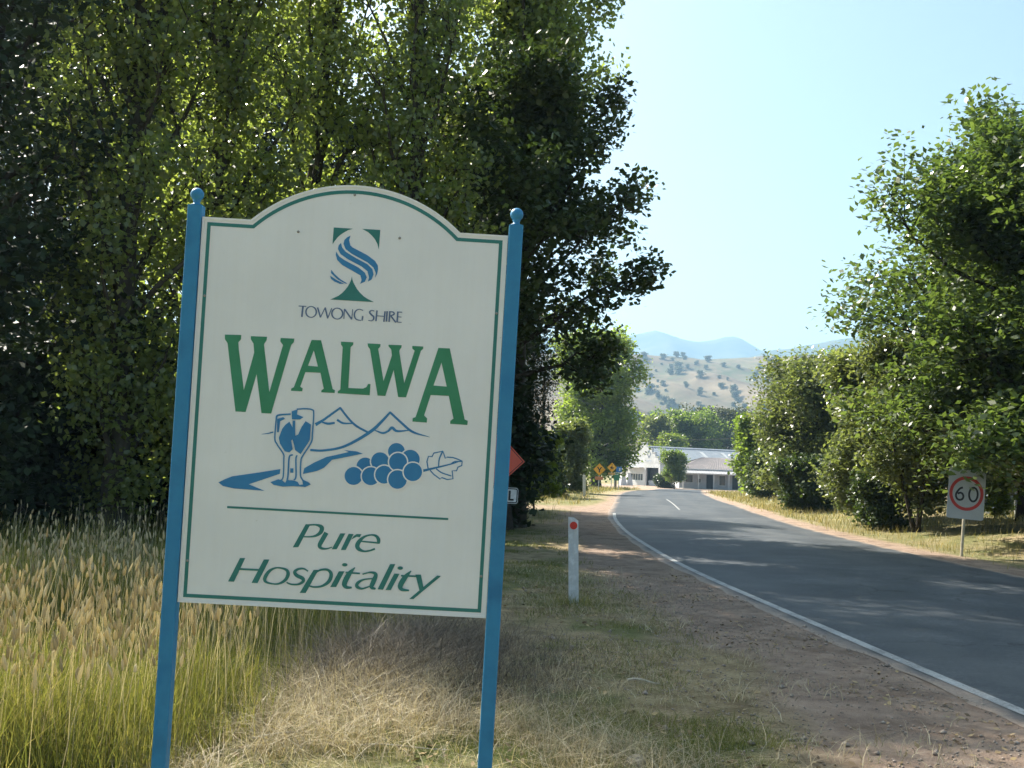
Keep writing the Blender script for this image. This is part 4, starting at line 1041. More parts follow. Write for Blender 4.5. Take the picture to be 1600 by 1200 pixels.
for sgn in (0, 1):
    vs, fs = [], []
    for k in range(nr * 2 + 1):
        w = 0.35 + (LW + 0.3 - 0.35) * k / (nr * 2); dz = 0.05 * (k % 2)
        for u, z in (((-0.45, EV - 0.12), (LU / 2, RG)) if sgn == 0 else ((LU + 0.45, EV - 0.12), (LU / 2, RG))): vs.append(gp(u, w, z + dz))
    for k in range(nr * 2): fs.append((2 * k, 2 * k + 2, 2 * k + 3, 2 * k + 1))
    rf.add(vs, fs)
roof = rf.build('roof', GIRON, gar)
cp = MB()
vs = [gp(LU / 2 + du, w, RG + dz) for w in (0.36, LW + 0.3) for du, dz in ((-0.35, -0.10), (0, 0.10), (0.35, -0.10))]
cp.add(vs, [(0, 3, 4, 1), (1, 4, 5, 2)]); cp.build('ridge_cap', GIRON, roof)
for w0 in (10.5, 15.0, 19.0):
    sk = MB(); sk.add([gp(u, w, EV - 0.12 + (RG - EV + 0.12) * (u + 0.45) / (LU / 2 + 0.45) + 0.10) for u, w in ((0.4, w0), (3.2, w0), (3.2, w0 + 0.7), (0.4, w0 + 0.7))], [(0, 1, 2, 3)])
    sk.build('roof_sheet', FRAME, roof)
di = MB(); di.add(*gbox(dr0 + .02, dr1 - .02, 0.9, 1.0, 0.02, drh - .02)); di.add(*gbox(dr0 + .02, dr1 - .02, 0.06, 0.9, 0.01, 0.03))
dd = di.build('doorway', DARKIN, gar)
dv_ = MB(); dv_.add(*gbox(dr0 + .05, dr1 - .05, 0.5, 0.56, 0.04, 0.9)); dv_.build('barrier', GREYBACK, dd)
wf = MB()
for a in ((wn0, wn1, .06, .16, wnz0, wnz0 + .08), (wn0, wn1, .06, .16, wnz1 - .08, wnz1)): wf.add(*gbox(*a))
nb = 5
for k in range(nb + 1):
    u = wn0 + (wn1 - wn0 - 0.07) * k / nb; wf.add(*gbox(u, u + .07, .06, .16, wnz0 + .08, wnz1 - .08))
win = wf.build('window', FRAME, gar)
for k in range(nb):
    u = wn0 + (wn1 - wn0 - 0.07) * k / nb + 0.07
    p_ = MB(); p_.add(*gbox(u, u + (wn1 - wn0 - 0.07) / nb - 0.07, .10, .12, wnz0 + .08, wnz1 - .08)); p_.build('pane', GLASSD, win)
def gface(poly, name, mat_, off_=-0.03):
    mb = MB(); mb.add([gp(u, off_, z) for u, z in poly], [tuple(range(len(poly)))]); return mb.build(name, mat_, gar)
SLATE = M('slate_logo', (0.12, 0.15, 0.20), (0.16, 0.19, 0.24), rough=0.6)
mb = MB(); zc_ = 5.15; uc = 2.95
O = [(uc, zc_ + 0.75), (uc + .55, zc_), (uc, zc_ - 0.75), (uc - .55, zc_)]; I = [(uc, zc_ + 0.42), (uc + .3, zc_), (uc, zc_ - 0.42), (uc - .3, zc_)]
mb.add([gp(u, -0.03, z) for u, z in O + I], [(k, (k + 1) % 4, 4 + (k + 1) % 4, 4 + k) for k in range(4)]); mb.build('diamond_emblem', SLATE, gar)
gface([(2.2, 3.95), (3.7, 3.95), (3.7, 4.2), (2.2, 4.2)], 'name_band', M('faded_band', (0.36, 0.39, 0.44), (0.42, 0.45, 0.5), rough=0.7))
gface([(4.7, 2.55), (8.2, 2.55), (8.2, 2.72), (4.7, 2.72)], 'painted_band', M('faded_grey_band', (0.48, 0.50, 0.52), (0.52, 0.54, 0.56), rough=0.7))
mb = MB(); mb.add(*gbox(4.3, LU, -0.9, 0.0 - .003, 2.9, 2.98)); mb.build('awning', FRAME, gar)
# pale tapered pillars at the forecourt's left edge
for px, lb in ((973, 'left pale tapered pillar beside the garage window'), (984, 'right pale tapered pillar against the garage window')):
    x, _ = spot(px, 752, 163)
    r = empty('gate_pillar', pt(x, 163 if px < 980 else 164.5), 0.3, lb, 'pillar', 'pale tapered pillars at the garage')
    mb = MB()
    mb.add([(sx * w_, sy * w_, z) for z, w_ in ((-0.2, 0.52), (0.35, 0.5), (1.9, 0.22)) for sx, sy in ((-1, -1), (1, -1), (1, 1), (-1, 1))],
           [(4 * k + i, 4 * k + (i + 1) % 4, 4 * k + 4 + (i + 1) % 4, 4 * k + 4 + i) for k in range(2) for i in range(4)] + [(8, 9, 10, 11)])
    mb.build('shaft', GW, r); MB().box((0, 0, 1.96), (0.62, 0.62, 0.12)).build('cap', FRAME, r)

# ------------------------------------------------------------------ verandah house
HD = 150.0
hx0, _ = spot(1066, 762, HD); hz0 = float(land(hx0 + 3, HD))
hs = empty('verandah_house', (hx0, HD, hz0), R_(4), 'low grey house with a dull hipped roof and a posted verandah right of the garage', 'house')
HW, HDp = 16.0, 9.0
HWALL = M('house_wall_boards', (0.44, 0.45, 0.46), (0.36, 0.37, 0.39), scale=1.5, rough=0.8)
HROOF = M('dull_iron_roof', (0.22, 0.195, 0.19), (0.18, 0.165, 0.165), scale=0.8, rough=0.8, metal=0.0, spec=0.2, c3=(0.25, 0.22, 0.215))
VROOF = M('verandah_iron', (0.32, 0.32, 0.33), (0.27, 0.27, 0.28), scale=1, rough=0.7, metal=0.0, spec=0.2)
opens = [('w', 0.9, 2.1, 0.9, 2.1), ('w', 2.7, 3.3, 0.9, 1.6), ('d', 4.1, 5.1, 0, 2.15), ('w', 6.0, 7.0, 0.6, 2.1), ('d', 8.0, 8.9, 0, 2.15), ('w', 10.4, 11.8, 0.8, 2.1)]
wb = MB(); xprev = 0
for kd, a, b_, z0_, z1_ in opens:
    wb.box(((xprev + a) / 2, 2.1, 1.4), (a - xprev, 0.2, 2.8))
    if z0_ > 0: wb.box(((a + b_) / 2, 2.1, z0_ / 2), (b_ - a, 0.2, z0_))
    wb.box(((a + b_) / 2, 2.1, (z1_ + 2.8) / 2), (b_ - a, 0.2, 2.8 - z1_)); xprev = b_
wb.box(((xprev + HW) / 2, 2.1, 1.4), (HW - xprev, 0.2, 2.8))
wb.box((0.1, 2.2 + HDp / 2, 1.4), (0.2, HDp, 2.8)); wb.box((HW - 0.1, 2.2 + HDp / 2, 1.4), (0.2, HDp, 2.8)); wb.box((HW / 2, 2.2 + HDp, 1.4), (HW - 0.4, 0.2, 2.8))
wb.build('wall', HWALL, hs)
for kd, a, b_, z0_, z1_ in opens:
    if kd == 'd':
        MB().box(((a + b_) / 2, 2.13, (z0_ + z1_) / 2), (b_ - a, 0.06, z1_ - z0_)).build('door', DARKIN, hs)
    else:
        mb = MB()
        for q in (a + .03, b_ - .03): mb.box((q, 2.05, (z0_ + z1_) / 2), (.06, .12, z1_ - z0_))
        for q in (z0_ + .03, z1_ - .03): mb.box(((a + b_) / 2, 2.05, q), (b_ - a - .12, .12, .06))
        w_ = mb.build('window', FRAME, hs)
        MB().box(((a + b_) / 2, 2.12, (z0_ + z1_) / 2), (b_ - a - .12, .03, z1_ - z0_ - .12)).build('pane', GLASSD, w_)
e_ = 0.25
def sheet_roof(A, B, C_, D_, n=40):
    """corrugated slope: eave A-B, ridge D-C"""
    A, B, C_, D_ = (np.array(q, float) for q in (A, B, C_, D_))
    vs, fs = [], []
    for k in range(2 * n + 1):
        f = k / (2 * n); dz = 0.035 * (k % 2)
        for P in (A + (B - A) * f, D_ + (C_ - D_) * f): vs.append((P[0], P[1], P[2] + dz))
    return vs, [(2 * k, 2 * k + 2, 2 * k + 3, 2 * k + 1) for k in range(2 * n)]
y0_, y1_ = 1.7, 2.2 + HDp + e_
rdg = ((4.6, (y0_ + y1_) / 2, 4.75), (HW - 4.6, (y0_ + y1_) / 2, 4.75))
mb = MB()
mb.add(*sheet_roof((-e_, y0_, 2.95), (HW + e_, y0_, 2.95), rdg[1], rdg[0])); mb.add(*sheet_roof((HW + e_, y1_, 2.95), (-e_, y1_, 2.95), rdg[0], rdg[1]))
mb.add(*sheet_roof((-e_, y1_, 2.95), (-e_, y0_, 2.95), rdg[0], rdg[0], 20)); mb.add(*sheet_roof((HW + e_, y0_, 2.95), (HW + e_, y1_, 2.95), rdg[1], rdg[1], 20))
mb.build('roof', HROOF, hs)
MB().box((HW / 2, y0_ - .02, 2.90), (HW + .5, .05, .14)).build('gutter', FRAME, hs)
mb = MB(); mb.add(*sheet_roof((-0.3, -0.25, 2.32), (HW + 0.3, -0.25, 2.32), (HW + 0.3, 1.95, 2.78), (-0.3, 1.95, 2.78))); mb.build('verandah_roof', VROOF, hs)
MB().box((HW / 2, -0.2, 2.24), (HW + .4, .06, .12)).build('verandah_beam', FRAME, hs)
for q in np.arange(0.1, HW, 2.26):
    MB().box((float(q), -0.15, 1.05), (.11, .11, 2.26)).build('verandah_post', FRAME, hs)
MB().box((HW / 2, 0.9, 0.02), (HW, 2.2, 0.14)).build('verandah_floor', M('concrete_floor', (0.38, 0.37, 0.35), rough=0.9), hs)

# ------------------------------------------------------------------ poles and wires
WIRE = M('grey_wire', (0.10, 0.10, 0.10), rough=0.5, metal=0.3)
TIMBER = M('grey_timber', (0.22, 0.19, 0.15), (0.15, 0.13, 0.10), scale=8, rough=0.9, bump=0.4)
def power_pole(px, y, h, label):
    x, _ = spot(px, 740, y)
    r = empty('power_pole', pt(x, y), 0.3, label, 'power pole', 'timber power poles')
    MB().tube([(0, 0, -0.4), (0, 0, h * .5), (0, 0, h)], [0.15, 0.13, 0.10], 10).build('post', TIMBER, r)
    MB().box((0, -0.12, h - 0.35), (1.8, 0.10, 0.12)).build('crossarm', TIMBER, r)
    for k in (-0.8, 0.8): MB().lathe([(0.03, 0), (0.05, .04), (0.03, .09), (0.05, .13), (0.001, .17)], (k, -0.12, h - 0.29), 8).build('insulator', GREYBACK, r)
    return np.array([x, y, r.location.z])
pA = power_pole(962, 122, 9.6, 'timber power pole hidden among the branches of the plane tree')
pB = power_pole(1215, 112, 8.2, 'timber power pole behind the right hand row of trees')
pC = power_pole(846, 62, 7.0, 'timber power pole hidden behind the elm')
def wire(a, c_, sag, label, rr=0.012):
    s = np.linspace(0, 1, 30); P = a[None] + (c_ - a)[None] * s[:, None]; P[:, 2] -= sag * 4 * s * (1 - s)
    mb = MB(); mb.tube(P, rr, 5); mb.build('power_line', WIRE, smooth=True, label=label, cat='cable', group='overhead power lines')
wire(pC + [0, 0, 6.8], pA + [0, 0, 9.4], 0.5, 'thin overhead wire crossing in front of the plane tree')
wire(pA + [0.4, 0, 6.2], pB + [-0.4, 0, 6.6], 0.55, 'thin overhead wire crossing above the garage roof', 0.016)

# ------------------------------------------------------------------ shed, stay posts by the speed sign
x, _ = spot(1606, 800, 37)
sh = empty('shed', pt(x + 1.6, 37), R_(-6), 'blue grey corrugated iron shed wall behind the right edge trees', 'shed')
IRON = M('blue_grey_iron', (0.17, 0.20, 0.25), (0.13, 0.155, 0.20), scale=2, rough=0.6, metal=0.2)
def corr(w, h, n):
    vs, fs = [], []
    for k in range(2 * n + 1):
        for z in (-0.2, h): vs.append((-w / 2 + w * k / (2 * n), 0.04 * (k % 2), z))
    return vs, [(2 * k, 2 * k + 2, 2 * k + 3, 2 * k + 1) for k in range(2 * n)]
mb = MB(); mb.add(*corr(5.2, 2.1, 40)); mb.build('front_wall', IRON, sh)
mb = MB(); v_, f_ = corr(5.0, 2.1, 36); mb.add([(-2.6 - a[1], a[0] + 2.5, a[2]) for a in v_], f_); mb.add([(2.6 + a[1], a[0] + 2.5, a[2]) for a in v_], f_); mb.build('side_wall', IRON, sh)
mb = MB(); mb.add(*sheet_roof((-2.75, -0.15, 2.12), (2.75, -0.15, 2.12), (2.75, 5.1, 2.7), (-2.75, 5.1, 2.7), 40)); mb.build('roof', GIRON, sh)
for k, z in enumerate((0.35, 0.85, 1.35)):
    MB().box((0, -0.05, z), (5.1, 0.05, 0.07)).build('rail', TIMBER, sh)
fx, _ = spot(1568, 820, 33.5); fz = float(land(fx, 33.5))
fr = empty('stay_fence', (fx, 33.5, fz), R_(-8), 'white pipe fence strainer with a slanting stay right of the speed sign', 'fence')
MB().tube([(-0.25, 0, -0.2), (-0.25, 0, 0.5), (-0.25, 0, 1.15)], 0.035, 10).build('post', WHITE, fr)
MB().tube([(0.38, 0, -0.2), (0.36, 0, 0.5), (0.33, 0, 1.1)], 0.03, 10).build('post', WHITE, fr)
MB().tube([(-0.23, 0, 0.75), (-0.08, 0, 0.4), (0.12, 0, -0.05)], 0.04, 10).build('stay', WHITE, fr)
for z in (0.45, 0.8, 1.05):
    MB().tube([(-0.25, -0.04, z), (1.5, -0.04, z - 0.01), (3.4, -0.04, z)], 0.006, 5).build('wire', WIRE, fr)
for q in (1.9, 3.4): MB().tube([(q, 0, -0.2), (q, 0, 0.5), (q, 0, 1.1)], 0.03, 8).build('post', WHITE, fr)

# ------------------------------------------------------------------ small things on the ground
ROCK = M('pale_stone', (0.42, 0.36, 0.29), (0.30, 0.25, 0.20), scale=14, rough=0.9, bump=0.6)
rg_ = np.random.RandomState(3)
def stone(x, y, s, label, name='stone'):
    import bmesh
    bm = bmesh.new(); bmesh.ops.create_icosphere(bm, subdivisions=3, radius=1)
    ph_ = rg_.uniform(0, 50)
    for v in bm.verts:
        k = 0.75 + 0.5 * float(fbm(v.co.x * 1.3 + ph_, v.co.y * 1.3 + v.co.z * 1.7, 3))
        v.co = Vector((v.co.x * s[0] * k, v.co.y * s[1] * k, v.co.z * s[2] * k))
    me = bpy.data.meshes.new(name); bm.to_mesh(me); bm.free(); me.materials.append(ROCK)
    me.polygons.foreach_set('use_smooth', np.ones(len(me.polygons), bool))
    o = put(name, me, loc=(x, y, float(land(x, y)) + s[2] * 0.35), label=label, cat='stone'); o.rotation_euler = (0, 0, rg_.uniform(0, 6)); return o
gx1, _ = spot(995, 1168, 5.75)
stone(gx1, 5.75, (0.085, 0.055, 0.045), 'pale stone lying in the grass right of the right blue post')
def stick(px, y, L_, ang, r_, label):
    x, _ = spot(px, 1000, y); z = float(land(x, y)) + 0.02
    P = [(x + L_ * (k - .5) * math.cos(ang), y + L_ * (k - .5) * math.sin(ang), z + 0.012 * math.sin(5 * k)) for k in np.linspace(0, 1, 7)]
    mb = MB(); mb.tube(P, np.linspace(r_, r_ * .5, 7), 6); mb.build('stick', M('bleached_wood', (0.50, 0.45, 0.36), (0.40, 0.35, 0.27), scale=30, rough=0.8), label=label, cat='stick')
stick(1007, 7.9, 0.24, R_(-12), 0.011, 'short bleached stick lying on the gravel shoulder')
stick(470, 5.9, 0.5, R_(32), 0.006, 'long bleached stalk lying on the straw between the sign posts')
stick(630, 5.75, 0.55, R_(4), 0.005, 'thin dry stalk lying flat before the right blue post')
# ------------------------------------------------------------------ grasses (nobody could count them)
def blade_mat(name, stops, trans=0.35, rough=0.55):
    m, t, b = base_mat(name)
    c = t.ramp(t.attr('tint'), stops)
    t.link(c, b.inputs['Base Color']); b.inputs['Roughness'].default_value = rough; b.inputs['Specular IOR Level'].default_value = 0.3
    tr = t.new('ShaderNodeBsdfTranslucent'); t.link(t.mix(1.0, c, (1.5, 1.45, 0.9), 'MULTIPLY'), tr.inputs[0])
    mx = t.new('ShaderNodeMixShader'); mx.inputs[0].default_value = trans
    t.link(b.outputs[0], mx.inputs[1]); t.link(tr.outputs[0], mx.inputs[2]); t.link(mx.outputs[0], t.n['Material Output'].inputs[0])
    return m
def blades(rng, xy, h, w, bend, tint, segs=3, z0=-0.02, tipw=0.12, az=None):
    n = len(xy); xy = np.asarray(xy)
    base = np.stack([xy[:, 0], xy[:, 1], land(xy[:, 0], xy[:, 1]) + z0], -1)
    az = rng.uniform(0, 2 * np.pi, n) if az is None else az
    d = np.stack([np.cos(az), np.sin(az), np.zeros(n)], -1)
    sa = rng.uniform(0, 2 * np.pi, n); side = np.stack([np.cos(sa), np.sin(sa), np.zeros(n)], -1)
    rows = []
    for k in range(segs + 1):
        f = k / segs
        up = h * (f - 0.35 * bend * f * f)
        P = base + d * (h * bend * f ** 2)[:, None] + np.stack([np.zeros(n), np.zeros(n), up], -1)
        ww = (w * (1 - (1 - tipw) * f ** 1.3))[:, None] / 2
        rows.append(P - side * ww); rows.append(P + side * ww)
    V = np.stack(rows, 1).reshape(-1, 3)
    m = 2 * (segs + 1); b0 = np.arange(n)[:, None] * m
    F = np.concatenate([b0 + np.array([2 * k, 2 * k + 1, 2 * k + 3, 2 * k + 2])[None] for k in range(segs)], 1).reshape(-1, 4)
    tip = base + d * (h * bend)[:, None] + np.stack([np.zeros(n), np.zeros(n), h * (1 - 0.35 * bend)], -1)
    return V, F, np.repeat(tint, m), tip
def join(parts):
    V, F, T = [], [], []; nb = 0
    for v, f, t_ in parts: V.append(v); F.append(f + nb); T.append(t_); nb += len(v)
    return np.concatenate(V), np.concatenate(F), np.concatenate(T)
def spindles(rng, P, L, r, tint, tilt):
    n = len(P); k = 5; fr = np.array([0, 0.25, 0.7, 1.0]); rr = np.array([0.35, 1.0, 0.85, 0.15])
    az = rng.uniform(0, 6.28, n); ax = np.stack([np.cos(az) * tilt, np.sin(az) * tilt, np.ones(n)], -1); ax /= np.linalg.norm(ax, axis=1)[:, None]
    A = np.cross(ax, np.array([0.3, 0.9, 0.1])); A /= np.linalg.norm(A, axis=1)[:, None]; B = np.cross(ax, A)
    V = []
    for f, q in zip(fr, rr):
        for j in range(k):
            a = 2 * math.pi * j / k
            V.append(P + ax * (L * (f - 0.1))[:, None] + (A * math.cos(a) + B * math.sin(a)) * (r * q)[:, None])
    V = np.stack(V, 1).reshape(-1, 3); b0 = np.arange(n)[:, None] * (4 * k)
    quads = [[i * k + j, i * k + (j + 1) % k, (i + 1) * k + (j + 1) % k, (i + 1) * k + j] for i in range(3) for j in range(k)]
    F = np.concatenate([b0 + np.array(q)[None] for q in quads], 1).reshape(-1, 4)
    return V, F, np.repeat(tint, 4 * k)
def scatter(rng, n, x0, x1, y0, y1, keep):
    out = np.zeros((0, 2))
    while len(out) < n:
        p = np.stack([rng.uniform(x0, x1, n * 3), rng.uniform(y0, y1, n * 3)], -1)
        p = p[rng.rand(len(p)) < keep(p[:, 0], p[:, 1])]; out = np.concatenate([out, p])
    return out[:n]
GREENY = blade_mat('green_grass', [(0.0, (0.07, 0.095, 0.025)), (0.40, (0.16, 0.175, 0.04)), (0.72, (0.28, 0.255, 0.085)), (1.0, (0.42, 0.35, 0.16))], trans=0.4)
STRAW = blade_mat('dry_straw', [(0.0, (0.18, 0.14, 0.085)), (0.4, (0.36, 0.295, 0.185)), (0.8, (0.52, 0.445, 0.30)), (1.0, (0.64, 0.57, 0.42))], trans=0.2)
HEADS = blade_mat('seed_head', [(0.0, (0.34, 0.275, 0.155)), (0.6, (0.52, 0.44, 0.28)), (1.0, (0.64, 0.56, 0.38))], trans=0.3)
rng = np.random.RandomState(17)
# edge of the tall grass: it keeps left of this line
def tg_edge(y): return np.interp(y, [2, 5.1, 6.5, 9.0, 12, 20], [-2.1, -1.82, -1.60, -1.25, -1.0, -1.6])
def tall(x, y):
    e = tg_edge(y) + 0.35 * (fbm(x * 1.5, y * 1.5, 3) - 0.5)
    return sstep(0.35, -0.55, x - e) * (0.12 + 0.88 * sstep(0.38, 0.56, fbm(x * 1.1 + 8, y * 1.1, 4)))
parts = []
for n, y0, y1, w, hh in ((26000, 2.6, 7.5, 0.0058, 0.72), (17000, 7.5, 13, 0.0105, 0.76), (8000, 13, 24, 0.018, 0.80)):
    xy = scatter(rng, n, -13, 0.0, y0, y1, lambda x, y: tall(x, y) * (x > -0.62 * y - 0.6))
    cl = fbm(xy[:, 0] * 0.8 + 3, xy[:, 1] * 0.8, 3)
    h = hh * rng.uniform(0.35, 1.0, n) * (0.45 + 1.05 * cl) * (0.45 + 0.55 * sstep(0.4, -0.7, xy[:, 0] - tg_edge(xy[:, 1])))
    v, f, t_, _ = blades(rng, xy, h, w * rng.uniform(0.6, 1.4, n), rng.uniform(0.05, 0.55, n), np.clip(rng.uniform(0, 0.62, n) + 0.5 * (cl - 0.42), 0, 1), segs=3 if y0 < 7 else 2)
    parts.append((v, f, t_))
V, F, T = join(parts)
put('tall_grass', mesh('tall_grass', V, F, GREENY, tint=T), label='tall green and yellow roadside grass left of the welcome sign', kind='stuff')
sp, hd = [], []
for n, y0, y1, w, r_, Lh in ((1500, 3.6, 8.0, 0.0036, 0.0092, 0.070), (1200, 8.0, 13, 0.005, 0.0105, 0.075), (600, 13, 22, 0.008, 0.013, 0.08)):
    xy = scatter(rng, n, -12, -0.3, y0, y1, lambda x, y: tall(x, y) * (x > -0.62 * y - 0.6))
    h = rng.uniform(0.58, 0.95, n) * (0.85 + 0.35 * fbm(xy[:, 0], xy[:, 1], 3)) + (rng.rand(n) < 0.04) * 0.22
    v, f, t_, tip = blades(rng, xy, h, np.full(n, w), rng.uniform(0.02, 0.22, n), rng.uniform(0.3, 0.85, n), tipw=0.6)
    sp.append((v, f, t_))
    hd.append(spindles(rng, tip - np.array([0, 0, 0.01]), Lh * rng.uniform(0.6, 1.35, n), np.full(n, r_) * rng.uniform(0.8, 1.2, n), rng.uniform(0, 1, n), rng.uniform(0, 0.45, n)))
V, F, T = join(sp); put('grass_stalks', mesh('grass_stalks', V, F, STRAW, tint=T), label='thin stalks carrying the seed heads above the tall grass', kind='stuff')
V, F, T = join(hd); put('seed_heads', mesh('seed_heads', V, F, HEADS, tint=T, smooth=True), label='pale tan seed heads standing above the tall grass', kind='stuff')

# bleached straw heaped under the sign
def strawk(x, y): return sstep(-0.1, 0.25, x - tg_edge(y)) * sstep(0.9, 0.1, x - 0.1 - 0.45 * np.sin(y * 1.3)) * sstep(9.0, 7.6, y) * (0.08 + 0.92 * sstep(0.42, 0.58, fbm(x * 1.9 + 4, y * 1.9, 4)))
n = 10500
xy = scatter(rng, n, -2.2, 1.4, 3.2, 9.5, strawk)
parts = [blades(rng, xy, rng.uniform(0.10, 0.34, n), rng.uniform(0.0022, 0.0050, n), rng.uniform(0.9, 1.9, n), rng.uniform(0.1, 1, n), z0=0.0)[:3]]
n = 3200
xy = scatter(rng, n, -2.2, 1.2, 3.2, 9.5, strawk)
parts.append(blades(rng, xy, rng.uniform(0.08, 0.30, n), rng.uniform(0.002, 0.0042, n), rng.uniform(0.1, 0.6, n), rng.uniform(0, 0.9, n), z0=0.0)[:3])
V, F, T = join(parts); put('dry_straw', mesh('dry_straw', V, F, STRAW, tint=T), label='bleached flattened straw heaped beneath the sign panel', kind='stuff')
# dead grey brush between the posts
DEAD = blade_mat('dead_brush', [(0.0, (0.055, 0.046, 0.038)), (0.6, (0.13, 0.108, 0.085)), (1.0, (0.30, 0.26, 0.20))], trans=0.1)
def brushk(x, y): return np.clip(np.exp(-(((x + 0.55) / 0.75) ** 2 + ((y - 8.4) / 1.5) ** 2)) + 0.7 * np.exp(-(((x + 1.05) / 0.5) ** 2 + ((y - 7.4) / 0.8) ** 2)), 0, 1)
n = 11000
xy = scatter(rng, n, -2.2, 1.2, 5.5, 12, brushk)
hm_ = brushk(xy[:, 0], xy[:, 1])
v, f, t_, _ = blades(rng, xy, rng.uniform(0.15, 0.60, n) * (0.35 + 0.75 * hm_), rng.uniform(0.0022, 0.005, n), rng.uniform(0.4, 1.9, n), rng.uniform(0, 1, n) ** 1.5, segs=3, z0=0.0)
put('dead_brush', mesh('dead_brush', v, f, DEAD, tint=t_), label='tangled grey brown dead brush below the sign panel', kind='stuff')
# short grass on the left verge
def vergek(x, y):
    o = road_x(y) - HALF - x
    return sstep(1.1, 2.2, o + 0.8 * (fbm(x * 1.2, y * 1.2, 3) - 0.5)) * sstep(0.0, 0.5, x - tg_edge(y)) * sstep(0.47, 0.60, fbm(x * 1.6 + 21, y * 1.6, 3)) * sstep(30, 22, y)
n = 18000
xy = scatter(rng, n, -4, 4.5, 3.4, 30, lambda x, y: vergek(x, y) * np.clip(8 / y, 0.25, 1))
dy = np.clip(xy[:, 1] / 9, 0.8, 2.5)
v, f, t_, _ = blades(rng, xy, rng.uniform(0.03, 0.13, n), 0.0042 * dy * rng.uniform(0.7, 1.3, n), rng.uniform(0.2, 1.2, n), np.clip(rng.uniform(0, 0.6, n), 0, 1), segs=2)
put('verge_grass', mesh('verge_grass', v, f, GREENY, tint=t_), label='short green grass on the shaded left verge', kind='stuff')
gpx = bpy.data.objects['guide_post'].location
n = 420
an = rng.uniform(0, 6.28, n); rr_ = np.abs(rng.normal(0, 0.16, n)) + 0.05
xy = np.stack([gpx.x + np.cos(an) * rr_, gpx.y + np.sin(an) * rr_], -1)
v, f, t_, _ = blades(rng, xy, rng.uniform(0.06, 0.24, n), rng.uniform(0.004, 0.007, n), rng.uniform(0.2, 1.0, n), rng.uniform(0.1, 0.9, n))
put('grass_tuft', mesh('grass_tuft', v, f, GREENY, tint=t_), label='tuft of grass grown round the foot of the near guide post', kind='stuff')
# bright tufts to the right of the right post
def tuftk(x, y): return sstep(0.44, 0.60, fbm(x * 2.2 + 60, y * 2.2, 3)) * sstep(-0.45, -0.1, x) * sstep(2.1, 1.4, x) * sstep(7.2, 6.4, y) * sstep(4.2, 4.9, y)
n = 13000
xy = scatter(rng, n, -0.4, 1.9, 4.2, 7, tuftk)
v, f, t_, _ = blades(rng, xy, rng.uniform(0.03, 0.14, n), rng.uniform(0.0025, 0.0055, n), rng.uniform(0.3, 1.5, n), rng.uniform(0.1, 0.50, n), segs=2)
put('grass_tufts', mesh('grass_tufts', v, f, GREENY, tint=t_), label='bright green sunlit tufts right of the right blue post', kind='stuff')
# scattered dry stalks and litter over the shoulder
n = 7000
def litk(x, y):
    o = road_x(y) - HALF - x
    return sstep(0.3, 1.6, o) * sstep(0.0, 0.5, x - tg_edge(y)) * sstep(0.42, 0.6, fbm(x * 1.3 + 2, y * 1.3 + 33, 3))
xy = scatter(rng, n, -2, 3.5, 3.4, 16, litk)
v, f, t_, _ = blades(rng, xy, rng.uniform(0.04, 0.22, n), rng.uniform(0.002, 0.006, n), rng.uniform(0.8, 2.2, n), rng.uniform(0, 1, n), z0=0.002)
put('dry_litter', mesh('dry_litter', v, f, STRAW, tint=t_), label='dry stalks and leaf litter strewn over the left shoulder', kind='stuff')
# fallen leaves
n = 3200
def leafk(x, y):
    o = road_x(y) - HALF - x
    return sstep(-0.05, 0.4, o) * sstep(0.0, 0.5, x - tg_edge(y)) * (0.05 + 0.95 * sstep(0.50, 0.66, fbm(x * 1.3 + 71, y * 1.3, 4)))
xy = scatter(rng, n, -2, 4.2, 3.6, 17, leafk)
q = np.stack([xy[:, 0], xy[:, 1], land(xy[:, 0], xy[:, 1]) + rng.uniform(0.006, 0.02, n)], -1)
nr_ = rng.normal(0, 0.35, (n, 3)); nr_[:, 2] = 1; nr_ /= np.linalg.norm(nr_, axis=1)[:, None]
a_ = np.cross(nr_, rng.normal(0, 1, (n, 3))); a_ /= np.linalg.norm(a_, axis=1)[:, None]; b_ = np.cross(nr_, a_); Lf = rng.uniform(0.008, 0.030, n)[:, None]
LITTER = blade_mat('fallen_leaf', [(0.0, (0.10, 0.07, 0.04)), (0.5, (0.22, 0.15, 0.08)), (1.0, (0.40, 0.30, 0.15))], trans=0.1)
put('leaf_litter', mesh('leaf_litter', np.stack([q - a_ * Lf, q + b_ * Lf * .6, q + a_ * Lf, q - b_ * Lf * .6], 1).reshape(-1, 3), np.arange(n * 4).reshape(-1, 4), LITTER, tint=np.repeat(rng.uniform(0, 1, n), 4)),
    label='brown fallen leaves scattered over the left shoulder and verge', kind='stuff')
# right verge and the far left verge
VERGE = blade_mat('dry_verge_grass', [(0.0, (0.10, 0.115, 0.035)), (0.45, (0.22, 0.195, 0.075)), (1.0, (0.42, 0.345, 0.17))], trans=0.3)
def rightk(x, y):
    o = x - road_x(y) - HALF
    return sstep(0.5, 1.3, o + 0.7 * (fbm(x, y, 3) - 0.5)) * sstep(9 , 7.5, o) * (0.25 + 0.75 * sstep(0.4, 0.55, fbm(x * 0.9, y * 0.5 + 7, 3)))
n = 17000
yy_ = 17 * np.exp(rng.uniform(0, math.log(110 / 17), n * 4)); xx_ = road_x(yy_) + HALF + rng.uniform(0, 9, n * 4)
kp = rng.rand(n * 4) < rightk(xx_, yy_); xy = np.stack([xx_, yy_], -1)[kp][:n]; n = len(xy)
dy = xy[:, 1] / 24
v, f, t_, _ = blades(rng, xy, rng.uniform(0.06, 0.30, n) * np.clip(dy, .7, 1.5), 0.012 * dy * rng.uniform(0.7, 1.4, n), rng.uniform(0.1, 0.8, n), np.clip(rng.uniform(0.1, 1, n), 0, 1), segs=2)
